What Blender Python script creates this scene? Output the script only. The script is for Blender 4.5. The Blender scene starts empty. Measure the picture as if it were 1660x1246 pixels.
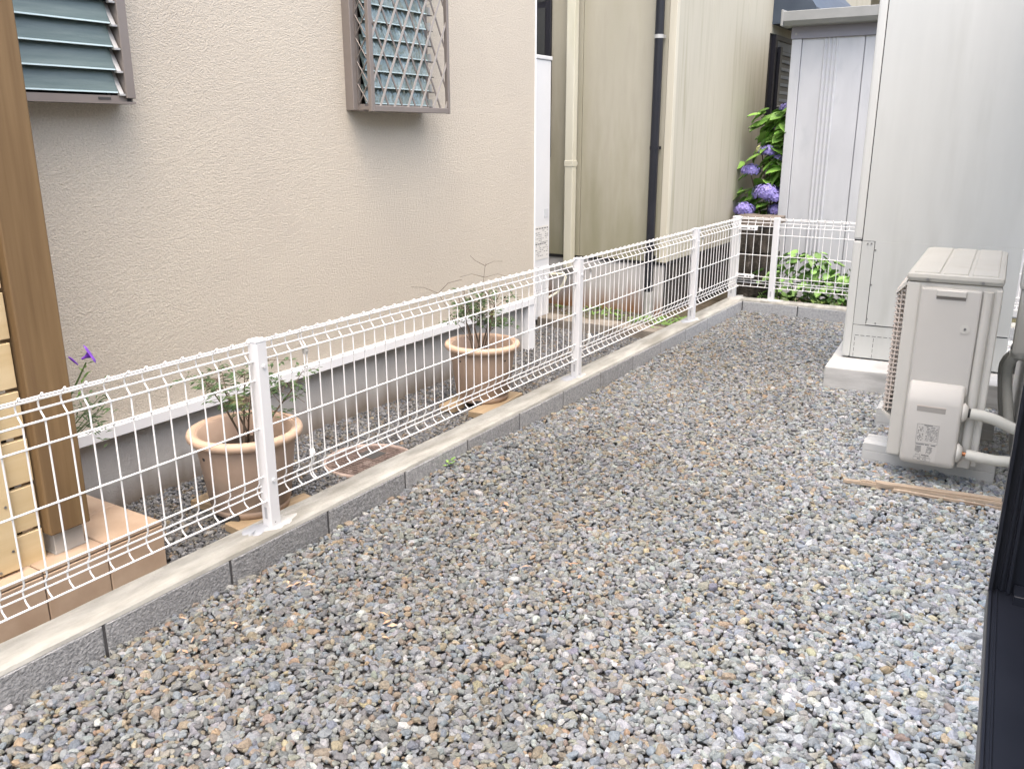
import bpy, bmesh, math, random
import numpy as np
from mathutils import Matrix, Vector, noise as mnoise
R = math.radians
random.seed(7); rng = np.random.default_rng(7)
scene = bpy.context.scene
COL = scene.collection

# ------------------------------------------------------------------ camera
cam_d = bpy.data.cameras.new('camera'); cam = bpy.data.objects.new('camera', cam_d); COL.objects.link(cam)
cam_d.sensor_fit = 'HORIZONTAL'; cam_d.sensor_width = 36.0; cam_d.lens = 36.0 * 1396.0 / 1660.0
cam_d.clip_start = 0.02; cam_d.clip_end = 500
pit, rol, yaw = 0.2823, -0.0010, 0.5580
fw = Vector((-math.sin(yaw) * math.cos(pit), math.cos(yaw) * math.cos(pit), -math.sin(pit)))
rt = Vector((math.cos(yaw), math.sin(yaw), 0)); up = rt.cross(fw)
rt, up = math.cos(rol) * rt + math.sin(rol) * up, -math.sin(rol) * rt + math.cos(rol) * up
cm = Matrix((rt, up, -fw)).transposed().to_4x4(); cm.translation = (1.8773, -1.0751, 1.1642)
cam.matrix_world = cm
scene.camera = cam

# ------------------------------------------------------------------ sky, sun, exposure (bright overcast)
SUN_EL, SUN_AZ = R(70), R(138)           # azimuth measured clockwise from +Y
world = bpy.data.worlds.new('World'); scene.world = world; world.use_nodes = True
wn = world.node_tree; wn.nodes.clear()
wo = wn.nodes.new('ShaderNodeOutputWorld'); wb = wn.nodes.new('ShaderNodeBackground'); ws = wn.nodes.new('ShaderNodeTexSky')
ws.sky_type = 'NISHITA'; ws.sun_disc = False; ws.sun_elevation = SUN_EL; ws.sun_rotation = SUN_AZ
ws.air_density = 1.0; ws.dust_density = 6.0; ws.ozone_density = 0.15; ws.altitude = 50
wb.inputs['Strength'].default_value = 0.15
wn.links.new(ws.outputs[0], wb.inputs[0]); wn.links.new(wb.outputs[0], wo.inputs[0])
sun_d = bpy.data.lights.new('sun', 'SUN'); sun = bpy.data.objects.new('sun', sun_d); COL.objects.link(sun)
sun_d.energy = 0.5; sun_d.angle = R(100); sun_d.color = (1.0, 1.0, 0.955)
sd = Vector((math.sin(SUN_AZ) * math.cos(SUN_EL), math.cos(SUN_AZ) * math.cos(SUN_EL), math.sin(SUN_EL)))
sun.rotation_euler = sd.to_track_quat('Z', 'Y').to_euler(); sun.location = (0, 0, 8)
vs = scene.view_settings
vs.view_transform = 'Standard'; vs.look = 'None'; vs.exposure = 1.72; vs.gamma = 1.0; vs.use_curve_mapping = False
scene.render.engine = 'CYCLES'
scene.cycles.max_bounces = 8; scene.cycles.diffuse_bounces = 4; scene.cycles.caustics_reflective = False; scene.cycles.caustics_refractive = False
scene.cycles.use_denoising = True

# ------------------------------------------------------------------ materials
MATS = {}
def mat(name, c1, c2=None, scale=8.0, rough=0.6, stretch=(1, 1, 1), bump=None, spec=0.4, metal=0.0, rnd=0.0, detail=4.0, c3=None, s3=2.0, t3=(0.5, 0.7), trans=0.0, sub=0.0):
    """Principled material: two-colour noise, an optional second stain layer, bump = list of (scale, strength, distance, stretch)."""
    if name in MATS: return MATS[name]
    m = bpy.data.materials.new(name); m.use_nodes = True; nt = m.node_tree; N = nt.nodes; L = nt.links
    b = N['Principled BSDF']; b.inputs['Roughness'].default_value = rough; b.inputs['Metallic'].default_value = metal
    b.inputs['Specular IOR Level'].default_value = spec
    if trans: b.inputs['Transmission Weight'].default_value = trans
    if sub:
        b.inputs['Subsurface Weight'].default_value = sub; b.inputs['Subsurface Radius'].default_value = (0.01, 0.012, 0.004)
    tc = N.new('ShaderNodeTexCoord'); vec = tc.outputs['Object']
    if rnd:
        oi = N.new('ShaderNodeObjectInfo'); mul = N.new('ShaderNodeMath'); mul.operation = 'MULTIPLY'; mul.inputs[1].default_value = 37.0
        L.new(oi.outputs['Random'], mul.inputs[0]); add = N.new('ShaderNodeVectorMath'); add.operation = 'ADD'
        L.new(vec, add.inputs[0]); L.new(mul.outputs[0], add.inputs[1]); vec = add.outputs[0]
    def noise(sc, st=(1, 1, 1), det=detail, ro=0.55):
        mp = N.new('ShaderNodeMapping'); mp.inputs['Scale'].default_value = st; L.new(vec, mp.inputs[0])
        nz = N.new('ShaderNodeTexNoise'); nz.inputs['Scale'].default_value = sc; nz.inputs['Detail'].default_value = det; nz.inputs['Roughness'].default_value = ro
        L.new(mp.outputs[0], nz.inputs['Vector']); return nz.outputs['Fac']
    col = None
    if c2 is not None:
        rp = N.new('ShaderNodeValToRGB'); rp.color_ramp.elements[0].position = 0.32; rp.color_ramp.elements[1].position = 0.68
        rp.color_ramp.elements[0].color = (*c1, 1); rp.color_ramp.elements[1].color = (*c2, 1)
        L.new(noise(scale, stretch), rp.inputs[0]); col = rp.outputs[0]
        if c3 is not None:
            mr = N.new('ShaderNodeMapRange'); mr.inputs['From Min'].default_value = t3[0]; mr.inputs['From Max'].default_value = t3[1]
            L.new(noise(s3, stretch), mr.inputs[0]); mx = N.new('ShaderNodeMix'); mx.data_type = 'RGBA'
            L.new(mr.outputs[0], mx.inputs['Factor']); L.new(col, mx.inputs['A']); mx.inputs['B'].default_value = (*c3, 1); col = mx.outputs['Result']
        if rnd:
            hs = N.new('ShaderNodeHueSaturation'); mr2 = N.new('ShaderNodeMapRange'); mr2.inputs['To Min'].default_value = 1 - rnd; mr2.inputs['To Max'].default_value = 1 + rnd
            L.new(oi.outputs['Random'], mr2.inputs[0]); L.new(mr2.outputs[0], hs.inputs['Value']); L.new(col, hs.inputs['Color']); col = hs.outputs[0]
        L.new(col, b.inputs['Base Color'])
    else:
        b.inputs['Base Color'].default_value = (*c1, 1)
    prev = None
    for bb in (bump or []):
        sc, st, di = bb[:3]; sx = bb[3] if len(bb) > 3 else (1, 1, 1)
        bn = N.new('ShaderNodeBump'); bn.inputs['Strength'].default_value = st; bn.inputs['Distance'].default_value = di
        L.new(noise(sc, sx, 3.0, 0.6), bn.inputs['Height'])
        if prev: L.new(prev, bn.inputs['Normal'])
        prev = bn.outputs[0]
    if prev: L.new(prev, b.inputs['Normal'])
    MATS[name] = m
    return m

def stain_mat(name, base, stain, z0, z1, green=None, **k):
    """mat() plus a ragged stain that rises from the foot of the surface (rust, splash, algae)."""
    if name in MATS: return MATS[name]
    m = mat(name, *base, **k); nt = m.node_tree; N = nt.nodes; L = nt.links; b = N['Principled BSDF']
    src = b.inputs['Base Color'].links[0].from_socket
    tc = N.new('ShaderNodeTexCoord'); sep = N.new('ShaderNodeSeparateXYZ'); L.new(tc.outputs['Object'], sep.inputs[0])
    mp = N.new('ShaderNodeMapping'); mp.inputs['Scale'].default_value = (6, 6, 1.2); L.new(tc.outputs['Object'], mp.inputs[0])
    nz = N.new('ShaderNodeTexNoise'); nz.inputs['Scale'].default_value = 1.6; nz.inputs['Detail'].default_value = 6; L.new(mp.outputs[0], nz.inputs['Vector'])
    ad = N.new('ShaderNodeMath'); ad.operation = 'MULTIPLY_ADD'; ad.inputs[1].default_value = (z1 - z0) * 1.6; L.new(nz.outputs['Fac'], ad.inputs[0]); ad.inputs[2].default_value = -(z1 - z0) * 0.8
    su = N.new('ShaderNodeMath'); su.operation = 'SUBTRACT'; L.new(sep.outputs['Z'], su.inputs[0]); L.new(ad.outputs[0], su.inputs[1])
    mr = N.new('ShaderNodeMapRange'); mr.inputs['From Min'].default_value = z0; mr.inputs['From Max'].default_value = z1
    mr.inputs['To Min'].default_value = 1; mr.inputs['To Max'].default_value = 0; L.new(su.outputs[0], mr.inputs[0])
    mx = N.new('ShaderNodeMix'); mx.data_type = 'RGBA'; L.new(mr.outputs[0], mx.inputs['Factor']); L.new(src, mx.inputs['A']); mx.inputs['B'].default_value = (*stain, 1)
    L.new(mx.outputs['Result'], b.inputs['Base Color'])
    return m

STUCCO = mat('stucco', (0.505, 0.457, 0.377), (0.60, 0.547, 0.46), 150, 0.9, stretch=(1, 0.9, 1.2), bump=[(165, 1.0, 0.0062, (1, 0.9, 1.15)), (45, 0.3, 0.007), (320, 0.4, 0.002)], spec=0.15, detail=2.5, c3=(0.53, 0.48, 0.403), s3=1.7, t3=(0.45, 0.72))
FOUND = stain_mat('house_foundation', ((0.40, 0.39, 0.37), (0.48, 0.47, 0.45), 3), (0.20, 0.17, 0.14), 0.0, 0.12, rough=0.9, bump=[(120, 0.7, 0.004)], spec=0.15)
WHITEM = mat('white_metal', (0.74, 0.75, 0.76), (0.79, 0.80, 0.80), 3, 0.45)
TAUPE = mat('taupe_aluminium', (0.235, 0.205, 0.185), (0.26, 0.23, 0.21), 4, 0.42, metal=0.35)
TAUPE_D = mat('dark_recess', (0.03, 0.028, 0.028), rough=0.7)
GLASS = mat('louvre_glass', (0.082, 0.118, 0.113), (0.135, 0.178, 0.168), 9, 0.34, stretch=(1, 0.35, 5), bump=[(14, 0.25, 0.01, (1, 1, 3))], spec=0.5, detail=6)
GLASS2 = mat('louvre_glass_wavy', (0.17, 0.225, 0.21), (0.30, 0.36, 0.335), 9, 0.10, bump=[(13, 1.0, 0.03, (1, 1, 0.6))], spec=0.9, metal=0.35)
TAUPEL = mat('lattice_aluminium', (0.37, 0.34, 0.31), (0.41, 0.375, 0.345), 4, 0.4, metal=0.2)
GEDGE = mat('glass_edge', (0.60, 0.74, 0.76), rough=0.25)
POSTW = mat('post_timber', (0.14, 0.086, 0.038), (0.205, 0.132, 0.062), 2.2, 0.62, stretch=(18, 18, 0.8), bump=[(60, 0.25, 0.002, (12, 12, 0.4))], c3=(0.14, 0.085, 0.04), s3=1.3, t3=(0.55, 0.75))
BOARDW = mat('board_timber', (0.545, 0.42, 0.235), (0.61, 0.49, 0.30), 2.0, 0.6, stretch=(14, 0.8, 14), bump=[(60, 0.15, 0.002, (12, 0.5, 12))], rnd=0.06)
TILE = mat('terracotta_tile', (0.36, 0.26, 0.18), (0.455, 0.345, 0.25), 7, 0.65, bump=[(40, 0.2, 0.003)], rnd=0.08, c3=(0.29, 0.20, 0.135), s3=4, t3=(0.55, 0.75))
GROUT = mat('grout', (0.16, 0.13, 0.11), (0.22, 0.18, 0.15), 30, 0.9)
GALV = mat('galvanised_steel', (0.42, 0.42, 0.41), (0.55, 0.55, 0.53), 9, 0.5, metal=0.5)
POT = mat('pot_plastic', (0.40, 0.29, 0.215), (0.475, 0.355, 0.27), 5, 0.55, bump=[(9, 0.35, 0.006, (1, 1, 2.5))], c3=(0.50, 0.40, 0.32), s3=6, t3=(0.58, 0.78))
POTRIM = mat('pot_rim_plastic', (0.54, 0.385, 0.275), (0.59, 0.43, 0.315), 6, 0.5)
SOIL = mat('potting_soil', (0.03, 0.022, 0.015), (0.075, 0.055, 0.038), 40, 0.95, bump=[(60, 1, 0.01)])
PLANKW = mat('plank_timber', (0.27, 0.20, 0.12), (0.35, 0.27, 0.175), 3, 0.7, stretch=(1, 12, 12), rnd=0.1)
FENCEW = mat('white_fence_paint', (0.80, 0.80, 0.80), (0.85, 0.85, 0.845), 6, 0.38, spec=0.45)
POSTWH = mat('white_post_paint', (0.66, 0.67, 0.685), (0.70, 0.71, 0.72), 4, 0.4)
STICK = mat('post_sticker', (0.42, 0.43, 0.45), rough=0.5)
BLOCK = mat('concrete_block', (0.205, 0.21, 0.214), (0.37, 0.375, 0.38), 90, 0.95, bump=[(130, 1.0, 0.008), (60, 0.5, 0.005)], spec=0.1, rnd=0.10, c3=(0.21, 0.213, 0.217), s3=2.5, t3=(0.45, 0.8))
BLOCKM = mat('concrete_block_dry', (0.245, 0.25, 0.255), (0.40, 0.405, 0.41), 90, 0.95, bump=[(170, 1.0, 0.005), (60, 0.5, 0.005)], spec=0.1, rnd=0.08)
BLOCKF = mat('concrete_block_pale', (0.29, 0.30, 0.31), (0.42, 0.43, 0.44), 70, 0.95, bump=[(170, 0.8, 0.004)], spec=0.1, rnd=0.06)
MORTAR = mat('cream_mortar', (0.265, 0.265, 0.242), (0.385, 0.382, 0.352), 9, 0.95, stretch=(3, 0.7, 1), bump=[(80, 0.6, 0.004), (14, 0.4, 0.006)], spec=0.1, c3=(0.22, 0.215, 0.19), s3=4, t3=(0.50, 0.70))
MORTARW = mat('white_mortar', (0.37, 0.37, 0.355), (0.47, 0.47, 0.455), 20, 0.9, bump=[(60, 0.7, 0.004)])
STEELP = mat('grey_base_mortar', (0.28, 0.30, 0.33), (0.36, 0.38, 0.41), 12, 0.8)
JOINT = mat('joint_mortar', (0.055, 0.055, 0.058), (0.08, 0.08, 0.082), 30, 0.95)
PADC = mat('pad_concrete', (0.46, 0.46, 0.45), (0.60, 0.60, 0.585), 5, 0.9, stretch=(1, 1, 5), bump=[(70, 0.5, 0.003)], c3=(0.36, 0.36, 0.35), s3=3, t3=(0.5, 0.75), spec=0.15)
SIDING = stain_mat('siding', ((0.375, 0.355, 0.285), (0.42, 0.40, 0.325), 3.2), (0.275, 0.265, 0.185), 0.3, 1.3, rough=0.8, stretch=(5, 5, 0.7), bump=[(140, 0.5, 0.002)], spec=0.15, c3=(0.335, 0.318, 0.24), s3=1.6, t3=(0.5, 0.78))
SIDING2 = mat('siding_streaked', (0.42, 0.402, 0.33), (0.49, 0.47, 0.395), 2.6, 0.8, stretch=(6, 6, 0.35), bump=[(140, 0.4, 0.002)], spec=0.15, c3=(0.345, 0.33, 0.255), s3=2.6, t3=(0.50, 0.72))
TRIM = mat('corner_trim', (0.52, 0.495, 0.40), (0.57, 0.545, 0.45), 4, 0.7, stretch=(6, 6, 0.5))
FOUND2 = stain_mat('back_foundation', ((0.42, 0.41, 0.40), (0.52, 0.51, 0.50), 3), (0.22, 0.115, 0.055), 0.0, 0.20, rough=0.9, bump=[(90, 0.4, 0.003)], spec=0.15)
FOUNDD = mat('shaded_foundation', (0.02, 0.02, 0.02), (0.055, 0.05, 0.045), 14, 0.85, stretch=(1, 1, 0.6))  # deep shade on the side face, painted into its foundation colour
DRIPB = mat('black_drip', (0.03, 0.03, 0.032), rough=0.5)
CREAM = mat('cream_pvc', (0.60, 0.585, 0.48), (0.66, 0.645, 0.54), 2, 0.45, stretch=(3, 3, 0.6), c3=(0.50, 0.49, 0.36), s3=1.5)
DARKP = mat('dark_pvc', (0.010, 0.011, 0.016), (0.018, 0.019, 0.025), 3, 0.35)
NAVY = mat('navy_cladding', (0.045, 0.06, 0.085), (0.06, 0.078, 0.105), 5, 0.45)
DGLASS = mat('dark_glass', (0.045, 0.048, 0.048), rough=0.12, spec=0.5)
DFRAME = mat('dark_frame', (0.014, 0.014, 0.02), rough=0.4)
SHUT = mat('shutter_slat', (0.17, 0.185, 0.20), (0.21, 0.225, 0.24), 4, 0.5)
HEATW = mat('heater_white', (0.66, 0.675, 0.69), (0.70, 0.71, 0.72), 3, 0.4)
INK = mat('print_ink', (0.06, 0.06, 0.065), rough=0.6)
INKG = mat('print_grey', (0.17, 0.17, 0.17), rough=0.6)
PAPER = mat('label_paper', (0.70, 0.69, 0.66), rough=0.5)
SHEDW = mat('shed_panel', (0.455, 0.47, 0.495), (0.51, 0.525, 0.55), 3, 0.5, c3=(0.41, 0.43, 0.46), s3=5, t3=(0.55, 0.8), stretch=(2, 2, 0.7))
SHEDG = mat('shed_gutter', (0.25, 0.26, 0.255), (0.31, 0.315, 0.31), 4, 0.5)
SHEDD = mat('shed_fascia', (0.22, 0.22, 0.25), rough=0.5)
TANK = mat('tank_panel', (0.505, 0.522, 0.508), (0.545, 0.562, 0.547), 2, 0.42, stretch=(4, 4, 0.5), bump=[(300, 0.1, 0.0008), (2.5, 0.25, 0.01)], c3=(0.47, 0.485, 0.465), s3=2.2, t3=(0.52, 0.8))
TANKE = mat('tank_edge', (0.56, 0.575, 0.56), rough=0.4)
SEAM = mat('seam_dark', (0.05, 0.05, 0.05), rough=0.8)
SCREW = mat('screw_steel', (0.30, 0.30, 0.30), rough=0.35, metal=0.8)
ACB = mat('ac_body', (0.58, 0.568, 0.525), (0.615, 0.603, 0.56), 3, 0.5, c3=(0.53, 0.515, 0.465), s3=7, t3=(0.55, 0.8), stretch=(2, 2, 0.6))
ACC = mat('ac_cover', (0.55, 0.535, 0.50), (0.58, 0.565, 0.53), 3, 0.55, bump=[(350, 0.12, 0.0008)])
ACL = mat('ac_lid', (0.405, 0.398, 0.36), (0.435, 0.428, 0.39), 4, 0.5, c3=(0.375, 0.36, 0.315), s3=9, t3=(0.56, 0.8))
ACG = mat('ac_grille', (0.62, 0.55, 0.49), rough=0.5)
ACDARK = mat('ac_inside', (0.035, 0.032, 0.03), rough=0.8)
RAILP = mat('rail_plastic', (0.56, 0.56, 0.54), (0.61, 0.61, 0.59), 5, 0.5)
INSUL = mat('pipe_insulation', (0.57, 0.57, 0.52), (0.62, 0.62, 0.57), 5, 0.65)
COPPER = mat('copper_pipe', (0.45, 0.20, 0.10), rough=0.4, metal=0.9)
RUBBER = mat('black_rubber', (0.02, 0.02, 0.02), rough=0.6)
BLACKA = mat('black_anodised', (0.014, 0.016, 0.024), (0.02, 0.022, 0.031), 6, 0.36, spec=0.5)
DUCTM = mat('duct_pvc', (0.60, 0.59, 0.54), rough=0.5)
WALLR = mat('near_house_wall', (0.60, 0.60, 0.58), (0.66, 0.66, 0.64), 4, 0.8, bump=[(120, 0.4, 0.003)])
OFFCUT = mat('offcut_timber', (0.42, 0.325, 0.24), (0.57, 0.465, 0.355), 5, 0.8, stretch=(0.8, 40, 40), rnd=0.10, c3=(0.16, 0.10, 0.065), s3=3, t3=(0.60, 0.70))
RUST = mat('rusted_iron', (0.085, 0.062, 0.054), (0.185, 0.142, 0.125), 26, 0.75, bump=[(45, 0.7, 0.004)], metal=0.2, c3=(0.25, 0.205, 0.185), s3=14, t3=(0.56, 0.66))
RUSTE = mat('iron_edge', (0.30, 0.23, 0.20), (0.40, 0.33, 0.29), 20, 0.6)
STONED = mat('weathered_stone', (0.022, 0.020, 0.018), (0.085, 0.075, 0.065), 26, 0.95, stretch=(1, 1, 0.35), bump=[(60, 1.0, 0.012), (18, 0.7, 0.02)], spec=0.1, c3=(0.20, 0.18, 0.165), s3=22, t3=(0.62, 0.72))
STONET = mat('stone_top', (0.12, 0.10, 0.085), (0.21, 0.18, 0.155), 12, 0.95, bump=[(50, 0.8, 0.008)])
SOILG = mat('ground_soil', (0.055, 0.045, 0.032), (0.125, 0.105, 0.08), 14, 0.95, bump=[(40, 0.9, 0.012)], spec=0.1, c3=(0.085, 0.085, 0.045), s3=4)
BEDG = mat('gravel_bed', (0.085, 0.085, 0.085), (0.16, 0.155, 0.15), 60, 0.95, bump=[(80, 1, 0.01)], spec=0.1)
EDGEC = mat('old_edging_concrete', (0.18, 0.16, 0.135), (0.27, 0.245, 0.21), 12, 0.95, bump=[(60, 0.7, 0.006)], spec=0.1)
LEAFH = mat('hydrangea_leaf', (0.13, 0.28, 0.05), (0.24, 0.42, 0.095), 14, 0.42, rnd=0.35, sub=0.1)
LEAFB = mat('bush_leaf', (0.12, 0.24, 0.06), (0.22, 0.37, 0.11), 16, 0.45, rnd=0.35, sub=0.1)
LEAFI = mat('ivy_leaf', (0.045, 0.095, 0.025), (0.13, 0.18, 0.045), 10, 0.45, rnd=0.45)
LEAFN = mat('nandina_leaf', (0.045, 0.085, 0.032), (0.085, 0.145, 0.055), 30, 0.45)
LEAFNR = mat('nandina_young_leaf', (0.10, 0.085, 0.035), (0.10, 0.14, 0.045), 30, 0.5)
WEED = mat('weed_leaf', (0.10, 0.21, 0.04), (0.22, 0.36, 0.09), 12, 0.5)
STEM = mat('woody_stem', (0.085, 0.062, 0.042), (0.14, 0.105, 0.075), 12, 0.8)
STEMG = mat('green_stem', (0.10, 0.15, 0.05), rough=0.6)
PETAL = mat('hydrangea_petal', (0.17, 0.145, 0.44), (0.36, 0.32, 0.66), 60, 0.6, sub=0.1)
PETALY = mat('unopened_petal', (0.48, 0.52, 0.22), (0.60, 0.62, 0.34), 20, 0.6)
PETALP = mat('petunia_petal', (0.16, 0.035, 0.50), (0.30, 0.10, 0.62), 40, 0.55)
ROOF = mat('far_roof', (0.10, 0.065, 0.055), (0.15, 0.10, 0.085), 6, 0.8)
FARW = mat('far_wall', (0.62, 0.58, 0.45), (0.68, 0.64, 0.52), 3, 0.8)
REDP = mat('red_plastic', (0.22, 0.03, 0.05), rough=0.5)
BLUEP = mat('blue_plastic', (0.03, 0.05, 0.25), rough=0.5)
DRYL = mat('dry_litter', (0.36, 0.20, 0.13), (0.52, 0.36, 0.24), 20, 0.8, rnd=0.2)

# ------------------------------------------------------------------ builders
MW = {}
def tag(o, label=None, cat=None, group=None, kind=None):
    if label: o['label'] = label
    if cat: o['category'] = cat
    if group: o['group'] = group
    if kind: o['kind'] = kind
    return o
def thing(name, label, cat, loc=(0, 0, 0), rz=0.0, group=None):
    o = bpy.data.objects.new(name, None); COL.objects.link(o); o.empty_display_size = 0.05
    o.location = loc; o.rotation_euler = (0, 0, rz); MW[o] = Matrix.Translation(loc) @ Matrix.Rotation(rz, 4, 'Z')
    return tag(o, label, cat, group)
def hold(name, parent):                      # a part that only carries its sub-parts
    o = bpy.data.objects.new(name, None); COL.objects.link(o); o.empty_display_size = 0.03; o.parent = parent; MW[o] = MW[parent]; return o
def link(name, me, parent=None, loc=None, rot=None, scale=None):
    o = bpy.data.objects.new(name, me); COL.objects.link(o)
    if parent is not None: o.parent = parent
    if loc is not None: o.location = loc
    if rot is not None: o.rotation_euler = rot
    if scale is not None: o.scale = scale
    MW[o] = MW.get(parent, Matrix())
    return o

class MB:
    def __init__(s): s.v = []; s.f = []; s.mi = []; s.sm = []
    def add(s, vs, fs, mi=0, smooth=False):
        b = len(s.v); s.v += [tuple(v) for v in vs]; s.f += [tuple(i + b for i in f) for f in fs]; s.mi += [mi] * len(fs); s.sm += [smooth] * len(fs); return s
    def box(s, x0, x1, y0, y1, z0, z1, mi=0, ch=0.0, M=None):
        if ch <= 0:
            vs = [(x, y, z) for z in (z0, z1) for y in (y0, y1) for x in (x0, x1)]
            fs = [(0, 2, 3, 1), (4, 5, 7, 6), (0, 1, 5, 4), (2, 6, 7, 3), (0, 4, 6, 2), (1, 3, 7, 5)]
        else:
            bm = bmesh.new(); bmesh.ops.create_cube(bm, size=1.0)
            for v in bm.verts: v.co = ((x0 + x1) / 2 + v.co.x * (x1 - x0), (y0 + y1) / 2 + v.co.y * (y1 - y0), (z0 + z1) / 2 + v.co.z * (z1 - z0))
            bmesh.ops.bevel(bm, geom=bm.edges[:], offset=ch, segments=2 if ch > 0.004 else 1, affect='EDGES', profile=0.6)
            bm.verts.index_update(); vs = [v.co.copy() for v in bm.verts]; fs = [[v.index for v in f.verts] for f in bm.faces]; bm.free()
        if M: vs = [M @ Vector(v) for v in vs]
        return s.add(vs, fs, mi, False)
    def tube(s, pts, r, n=6, mi=0, caps=True, smooth=True):
        pts = [Vector(p) for p in pts]; rs = r if isinstance(r, (list, tuple)) else [r] * len(pts)
        vs = []; prev = None
        for i, p in enumerate(pts):
            t = (pts[min(i + 1, len(pts) - 1)] - pts[max(i - 1, 0)]).normalized()
            if prev is None: a = t.orthogonal().normalized()
            else:
                a = prev - t * prev.dot(t); a = a.normalized() if a.length > 1e-6 else t.orthogonal().normalized()
            prev = a; b = t.cross(a)
            vs += [p + (a * math.cos(2 * math.pi * k / n) + b * math.sin(2 * math.pi * k / n)) * rs[i] for k in range(n)]
        fs = []
        for i in range(len(pts) - 1):
            for k in range(n):
                k2 = (k + 1) % n; fs.append((i * n + k, i * n + k2, (i + 1) * n + k2, (i + 1) * n + k))
        s.add(vs, fs, mi, smooth)
        if caps: s.add([vs[k] for k in range(n)], [tuple(range(n - 1, -1, -1))], mi); s.add([vs[-n + k] for k in range(n)], [tuple(range(n))], mi)
        return s
    def lathe(s, prof, n=32, c=(0, 0, 0), mi=0, smooth=True):
        vs = [(c[0] + r * math.cos(2 * math.pi * k / n), c[1] + r * math.sin(2 * math.pi * k / n), c[2] + z) for r, z in prof for k in range(n)]
        fs = [(i * n + k, i * n + (k + 1) % n, (i + 1) * n + (k + 1) % n, (i + 1) * n + k) for i in range(len(prof) - 1) for k in range(n)]
        return s.add(vs, fs, mi, smooth)
    def prism(s, poly, axis, a0, a1, mi=0):      # poly in the two other axes, swept along axis
        n = len(poly)
        def P(p, a): return {'x': (a, p[0], p[1]), 'y': (p[0], a, p[1]), 'z': (p[0], p[1], a)}[axis]
        vs = [P(p, a0) for p in poly] + [P(p, a1) for p in poly]
        fs = [tuple(range(n)), tuple(range(2 * n - 1, n - 1, -1))] + [(i, i + n, (i + 1) % n + n, (i + 1) % n) for i in range(n)]
        return s.add(vs, fs, mi)
    def mesh(s, name, mats, inv=None):
        me = bpy.data.meshes.new(name); vs = s.v
        if inv is not None: vs = [inv @ Vector(v) for v in vs]
        me.from_pydata(vs, [], s.f)
        for m in (mats if isinstance(mats, (list, tuple)) else [mats]): me.materials.append(m)
        me.polygons.foreach_set('material_index', s.mi); me.polygons.foreach_set('use_smooth', s.sm)
        bm = bmesh.new(); bm.from_mesh(me); bmesh.ops.recalc_face_normals(bm, faces=bm.faces[:]); bm.to_mesh(me); bm.free(); me.update()
        return me
    def build(s, name, mats, parent=None, world=False):
        inv = MW[parent].inverted() if (parent is not None and world) else None
        return link(name, s.mesh(name, mats, inv), parent)
def sheet(name, x0, x1, y0, y1, hfun, step, m, label=None, kind='structure'):
    nx, ny = max(1, int((x1 - x0) / step)), max(1, int((y1 - y0) / step)); mb = MB()
    vs = [(x0 + (x1 - x0) * i / nx, y0 + (y1 - y0) * j / ny, hfun(x0 + (x1 - x0) * i / nx, y0 + (y1 - y0) * j / ny)) for j in range(ny + 1) for i in range(nx + 1)]
    fs = [(j * (nx + 1) + i, j * (nx + 1) + i + 1, (j + 1) * (nx + 1) + i + 1, (j + 1) * (nx + 1) + i) for j in range(ny) for i in range(nx)]
    mb.add(vs, fs, 0, True); o = mb.build(name, m); return tag(o, label, None, None, kind)
def W(parent): return dict(parent=parent, world=True)

# ------------------------------------------------------------------ ground
def h_yard(x, y):
    n = mnoise.noise(Vector((x * 1.3, y * 1.3, 0.3))) * 0.016 + mnoise.noise(Vector((x * 4, y * 4, 5.3))) * 0.007
    return -0.092 + n + 0.034 * math.exp(-((y - 1.6) / 0.28) ** 2 - (x / 0.25) ** 2) + 0.02 * math.exp(-((y - 3.6) / 0.25) ** 2 - (x / 0.2) ** 2)
def h_side(x, y):
    return -0.160 + mnoise.noise(Vector((x * 2, y * 2, 9.1))) * 0.008 - 0.05 / (1 + math.exp((y - 0.47) * 40))
sheet('ground', -60, 60, -40, 80, lambda x, y: -0.30, 10, SOILG, 'bare ground around the houses')
sheet('gravel_bed', -0.02, 2.6, -2.2, 5.14, lambda x, y: h_yard(x, y) - 0.018, 0.08, BEDG, 'dark bed under the yard gravel')
sheet('side_gravel_bed', -1.9, -0.10, -2.2, 4.22, lambda x, y: h_side(x, y) - 0.014, 0.08, BEDG, 'dark bed under the side passage gravel')
def h_soil(x, y): return -0.105 + mnoise.noise(Vector((x * 3, y * 3, 2.2))) * 0.010
sheet('soil_bed', -3.0, -0.10, 4.22, 5.25, h_soil, 0.06, SOILG, 'weedy soil strip before the greenish house')
sheet('planting_bed', -3.0, 3.2, 5.20, 9.0, lambda x, y: h_soil(x, y) - 0.03, 0.15, SOILG, 'dark planting soil behind the far fence')

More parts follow.
